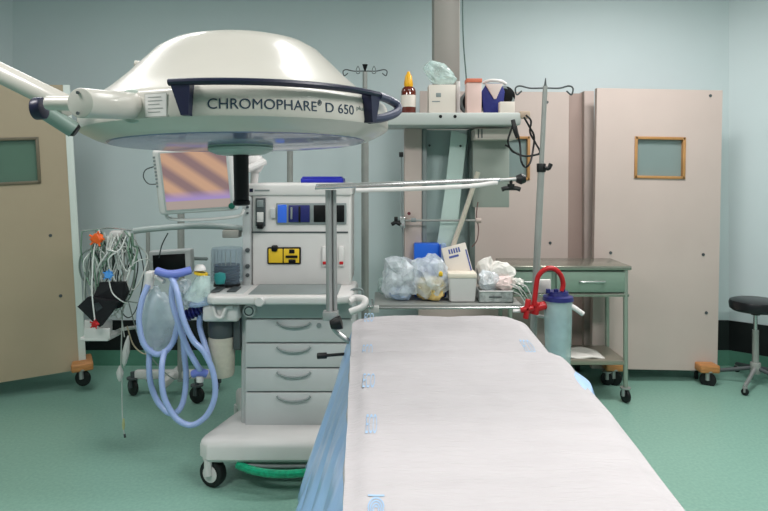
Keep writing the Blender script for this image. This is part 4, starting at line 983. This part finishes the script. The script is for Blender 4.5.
# ================================================================ DRIP STANDS
def hooks(T, c, w, tl=.05, m=None):
    """four-way hook head centred at c"""
    for s in (-1, 1):
        for yy in (.5,):
            pts = [c, c + Vector((s * w * .5, yy * .01, -.0)), c + Vector((s * w * .85, yy * .03, .012)), c + Vector((s * w, yy * .035, .0)), c + Vector((s * w * .95, yy * .04, -.03)), c + Vector((s * w * .78, yy * .04, -.012))]
            T.p('hook', tb(pts, .0042, seg=6), m or M_dgrey)
def stand_base(T, c, n=5, r=.27, m=None):
    hub = T.p('base_hub', cy(c + Vector((0, 0, .08)), c + Vector((0, 0, .17)), .035, seg=20), m or M_steel)
    for k in range(n):
        a = 2 * math.pi * k / n + .3; e = c + Vector((math.cos(a) * r, math.sin(a) * r, .085))
        T.p('leg', tb([c + Vector((0, 0, .12)), e + Vector((0, 0, .02))], .013, smooth=False, seg=10), m or M_steel)
        castor(T, (e.x, e.y, .03), .03, turn=a + 1.57)
# main drip stand, slightly leaning
d = 3.1; b0 = Vector((X(526, d), d, 0)); top = W(545.5, 80, d)
T = Thing('drip_stand', 'leaning steel drip stand with two side hooks holding the canister', 'drip stand', b0)
dv = (top - b0).normalized()
def along(z): return b0 + dv * (z / dv.z)
stand_base(T, b0)
T.p('outer_pole', cy(along(.1), along(Z(172, d)), .0165, seg=16), M_steelg)
T.p('inner_pole', cy(along(Z(172, d)), along(Z(86, d)), .0115, seg=16), M_steelg)
T.p('finial', cy(along(Z(87, d)), along(Z(78, d)), .008, .002, seg=12), M_dgrey)
hooks(T, along(Z(88, d)), .14)
bm = NB(); c = along(Z(168, d)); add_cyl(bm, c + Vector((0, 0, -.02)), c + Vector((0, 0, .022)), .022, bev=.003); add_tube(bm, [c + Vector((.01, -.02, 0)), c + Vector((.03, -.02, -.002)), c + Vector((.042, -.02, .02))], .010, seg=8)
T.p('clamp_knob', bm, M_black, label='black height clamp')
T.p('canister_bracket', tb([along(.82), along(.82) + Vector((.06, -.05, 0)), W(556, 320, 2.99)], .008, seg=8), M_steel)
T.p('paper_tag', add_box(NB(), W(536, 293, 3.07), W(550, 279, 3.09), .004), M_paper, label='white paper sleeve')
# distant drip stand behind the lamp
d = 4.5; b0 = Vector((X(365, d), d, 0))
T = Thing('drip_stand', 'distant drip stand showing right behind the overbed frame, dark tip', 'drip stand', b0)
stand_base(T, b0)
T.p('outer_pole', cy((b0.x, d, .1), (b0.x, d, Z(120, d)), .026, seg=16), M_steelg); T.p('inner_pole', cy((b0.x, d, Z(120, d)), (b0.x, d, Z(72, d)), .017, seg=16), M_steelg)
T.p('finial', cy((b0.x, d, Z(72, d)), (b0.x, d, Z(64.5, d)), .003, .020, seg=14), M_blackg, label='black cone tip')
hooks(T, Vector((b0.x, d, Z(71, d))), .155)
for px in (358, 374): T.p('small_ring', tb([W(px, 66, d), W(px + 1.5, 69, d), W(px + 1.5, 73, d), W(px - 1.5, 73, d), W(px - 1.5, 69, d), W(px, 66, d)], .004, seg=6), M_mgrey)
# plain pole behind machine
d = 4.6; b0 = Vector((X(290, d), d, 0))
T = Thing('drip_stand', 'grey drip stand pole rising behind the anaesthesia machine', 'drip stand', b0)
stand_base(T, b0); T.p('pole', cy((b0.x, d, .1), (b0.x, d, Z(110, d)), .022, seg=16), M_steelg); hooks(T, Vector((b0.x, d, Z(110, d))), .12)

# ================================================================ SUCTION CANISTER AND RED VALVE
d = 2.98; c = Vector((X(558, d), d, Z(372, d)))
T = Thing('suction_canister', 'clear suction canister with dark blue lid beside the bed', 'canister', c)
zt_, zb_ = Z(299, d), Z(372, d)
T.p('jar', add_lathe(NB(), [(0, zb_), (.052, zb_), (.056, zb_ + .008), (.066, zt_), (.06, zt_)], 36, Matrix.Translation((c.x, d, 0))), M_canister)
T.p('liner', add_lathe(NB(), [(0, zb_ + .01), (.035, zb_ + .012), (.04, Z(325, d)), (.036, zt_), (0, zt_)], 24, Matrix.Translation((c.x, d, 0))), mat_film('pale_liner', (178, 204, 212), .7, bump=.1, bscale=5))
T.p('lid', add_lathe(NB(), [(.0, Z(291, d)), (.045, Z(291, d)), (.05, Z(295, d)), (.068, Z(296, d)), (.071, Z(300, d)), (0, Z(300, d))], 36, Matrix.Translation((c.x, d, 0))), M_dblue)
for px in (548, 556, 563): T.p('port', cy(W(px, 293, d - .02), W(px, 289, d - .02), .010, seg=14), M_dblue)
T.p('spout', tb([W(568, 304, d - .02), W(576, 309, d - .03), W(583, 314, d - .03)], .013, seg=12, flat=.9), M_white, label='white spout')
sp = .0115
single('red_hose', tb([W(534, 306, 2.95), W(535.5, 292, 2.95), W(538, 277, 2.95), W(545, 269.5, 2.95), W(553, 268.5, 2.95), W(560, 274, 2.95), W(563, 283, 2.96), W(562, 291, 2.96)], sp, seg=12), M_red, W(548, 268, 2.95), 'red rubber hose arching from the red valve to the canister', 'hose')
T = Thing('suction_valve', 'red suction regulator with cross knob left of the canister', 'valve', W(533, 312, 2.97))
bm = NB(); add_cyl(bm, W(524, 311, 2.97), W(546, 305, 2.97), .020, bev=.004); add_cyl(bm, W(536, 302, 2.97), W(534, 314, 2.97), .022, bev=.004)
T.p('body', bm, M_red)
bm = NB(); q = W(527, 309, 2.93)
for a in (12, 82): v = Vector((math.cos(R(a)), 0, math.sin(R(a)))) * (.045 if a > 20 else .03); add_cyl(bm, q - v, q + v, .013, seg=10, bev=.003)
T.p('cross_knob', bm, M_red); T.p('outlet', cy(W(520, 311, 2.95), W(513, 311, 2.95), .008, seg=10), M_white)
T.p('mount', cy(W(534, 308, 3.0), W(533, 308, 3.1), .008), M_steel)

# ================================================================ GREEN DRAWER TABLE ON WHEELS
d = 4.2; zt_ = Z(266, d)
T = Thing('instrument_table', 'green steel wheeled table with drawer and lower shelf on the right', 'table', (X(568, d), d + .24, 0))
xl_, xr_ = X(506, d), X(632, d); yb = d + .40
M_gm = mat('green_enamel', (122, 142, 128), .35, metal=.1, var=.04)
T.p('tabletop', bx((xl_, d, zt_ - .028), (xr_, yb, zt_), .006), mat('table_steel', (158, 158, 146), .22, metal=.75))
T.p('apron', bx((xl_ + .02, d + .03, Z(294, d)), (xr_ - .035, yb - .02, zt_ - .028), .003), M_gm)
for a, b in ((511, 552), (557, 627)):
    dr = T.p('drawer', bx((X(a, d), d + .008, Z(292.5, d)), (X(b, d), d + .03, Z(272, d)), .003), M_gm)
    cxm = X((a + b) / 2, d); hw = .075 if b > 560 else .05
    T.p('handle', tb([(cxm - hw, d + .008, Z(281.5, d)), (cxm - hw * .95, d - .015, Z(281.5, d)), (cxm + hw * .95, d - .015, Z(281.5, d)), (cxm + hw, d + .008, Z(281.5, d))], .006, seg=8, sub=5), M_chrome, dr)
T.p('front_rail', bx((xl_ + .01, d + .006, Z(297, d)), (xr_ - .015, d + .03, Z(294, d)), .003), mat('table_steel', (158, 158, 146), .22))
for x_ in (xl_ + .03, xr_ - .035):
    for y_ in (d + .02, yb - .03):
        T.p('leg', cy((x_, y_, .085), (x_, y_, zt_ - .02), .0155, seg=16), mat('green_steel_leg', (150, 160, 148), .3, metal=.4))
        castor(T, (x_, y_, .045), .045, turn=.3 if y_ < 4.4 else 1.2)
zsh = Z(361, d)
T.p('shelf', bx((xl_ + .01, d + .01, zsh - .03), (xr_ - .03, yb - .01, zsh), .004), mat('shelf_steel', (150, 144, 130), .3, metal=.5))
for k, (dx, lab) in enumerate(((0, 'white folded papers on the lower shelf of the green table'),)):
    bm = NB(); n = 10
    rows = []
    for j in range(n + 1):
        rows.append([bm.verts.new((X(562, 4.27) + .28 * i / n - .03 * j / n, 4.25 + .24 * j / n, zsh + .010 + .006 * math.sin(i * 1.1 + j * .6) + .003)) for i in range(n + 1)])
    for a, b in zip(rows, rows[1:]):
        for i in range(n): bm.faces.new((a[i], a[i + 1], b[i + 1], b[i]))
    o = single('paper_stack', bm, M_paper, (X(585, 4.3), 4.35, zsh), lab, 'papers'); md = o.modifiers.new('t', 'SOLIDIFY'); md.thickness = .014; md.offset = -1
# ================================================================ STOOL
d = 4.58; c = Vector((X(755.5, d), d, 0))
T = Thing('stool', 'round black swivel stool with five legs near the right wall', 'stool', c, local=True)
T.p('seat', add_lathe(NB(), [(0, .61), (.14, .61), (.165, .602), (.172, .58), (.168, .545), (.15, .53), (0, .525)], 48), mat('black_vinyl', (20, 20, 24), .3))
T.p('post', cy((0, 0, .38), (0, 0, .53), .014), M_chrome); T.p('post_sleeve', cy((0, 0, .12), (0, 0, .39), .022), M_steelg); T.p('collar', cy((0, 0, .50), (0, 0, .53), .03), M_black)
T.p('hub', cy((0, 0, .08), (0, 0, .16), .035, bev=.006), M_steelg)
for k in range(5):
    a = R(228 + 72 * k); v = Vector((math.cos(a), math.sin(a), 0))
    T.p('leg', tb([v * .02 + Vector((0, 0, .12)), v * .18 + Vector((0, 0, .085)), v * .30 + Vector((0, 0, .062))], .014, seg=10), M_steel if k == 0 else M_dgrey)
    castor(T, (v.x * .30, v.y * .30, .024), .024, turn=a)

# ================================================================ WORLD, CAMERA
w = bpy.data.worlds.new('World'); bpy.context.scene.world = w; w.use_nodes = True
w.node_tree.nodes['Background'].inputs[0].default_value = (.8, .9, 1, 1); w.node_tree.nodes['Background'].inputs[1].default_value = .3
cam = bpy.data.cameras.new('camera'); co = bpy.data.objects.new('camera', cam); C.objects.link(co)
co.location = (0, 0, EYE); co.rotation_euler = (R(90), 0, 0)
cam.sensor_fit = 'HORIZONTAL'; cam.sensor_width = 36; cam.lens = 36 * F / 768; cam.shift_y = -(255.5 - HY) / 768; cam.clip_start = .05
sc = bpy.context.scene; sc.camera = co
sc.view_settings.view_transform = 'Standard'; sc.view_settings.look = 'None'; sc.view_settings.exposure = -.1
sc.cycles.use_denoising = True
sc.cycles.max_bounces = 8; sc.cycles.transparent_max_bounces = 16; sc.cycles.caustics_reflective = False; sc.cycles.caustics_refractive = False
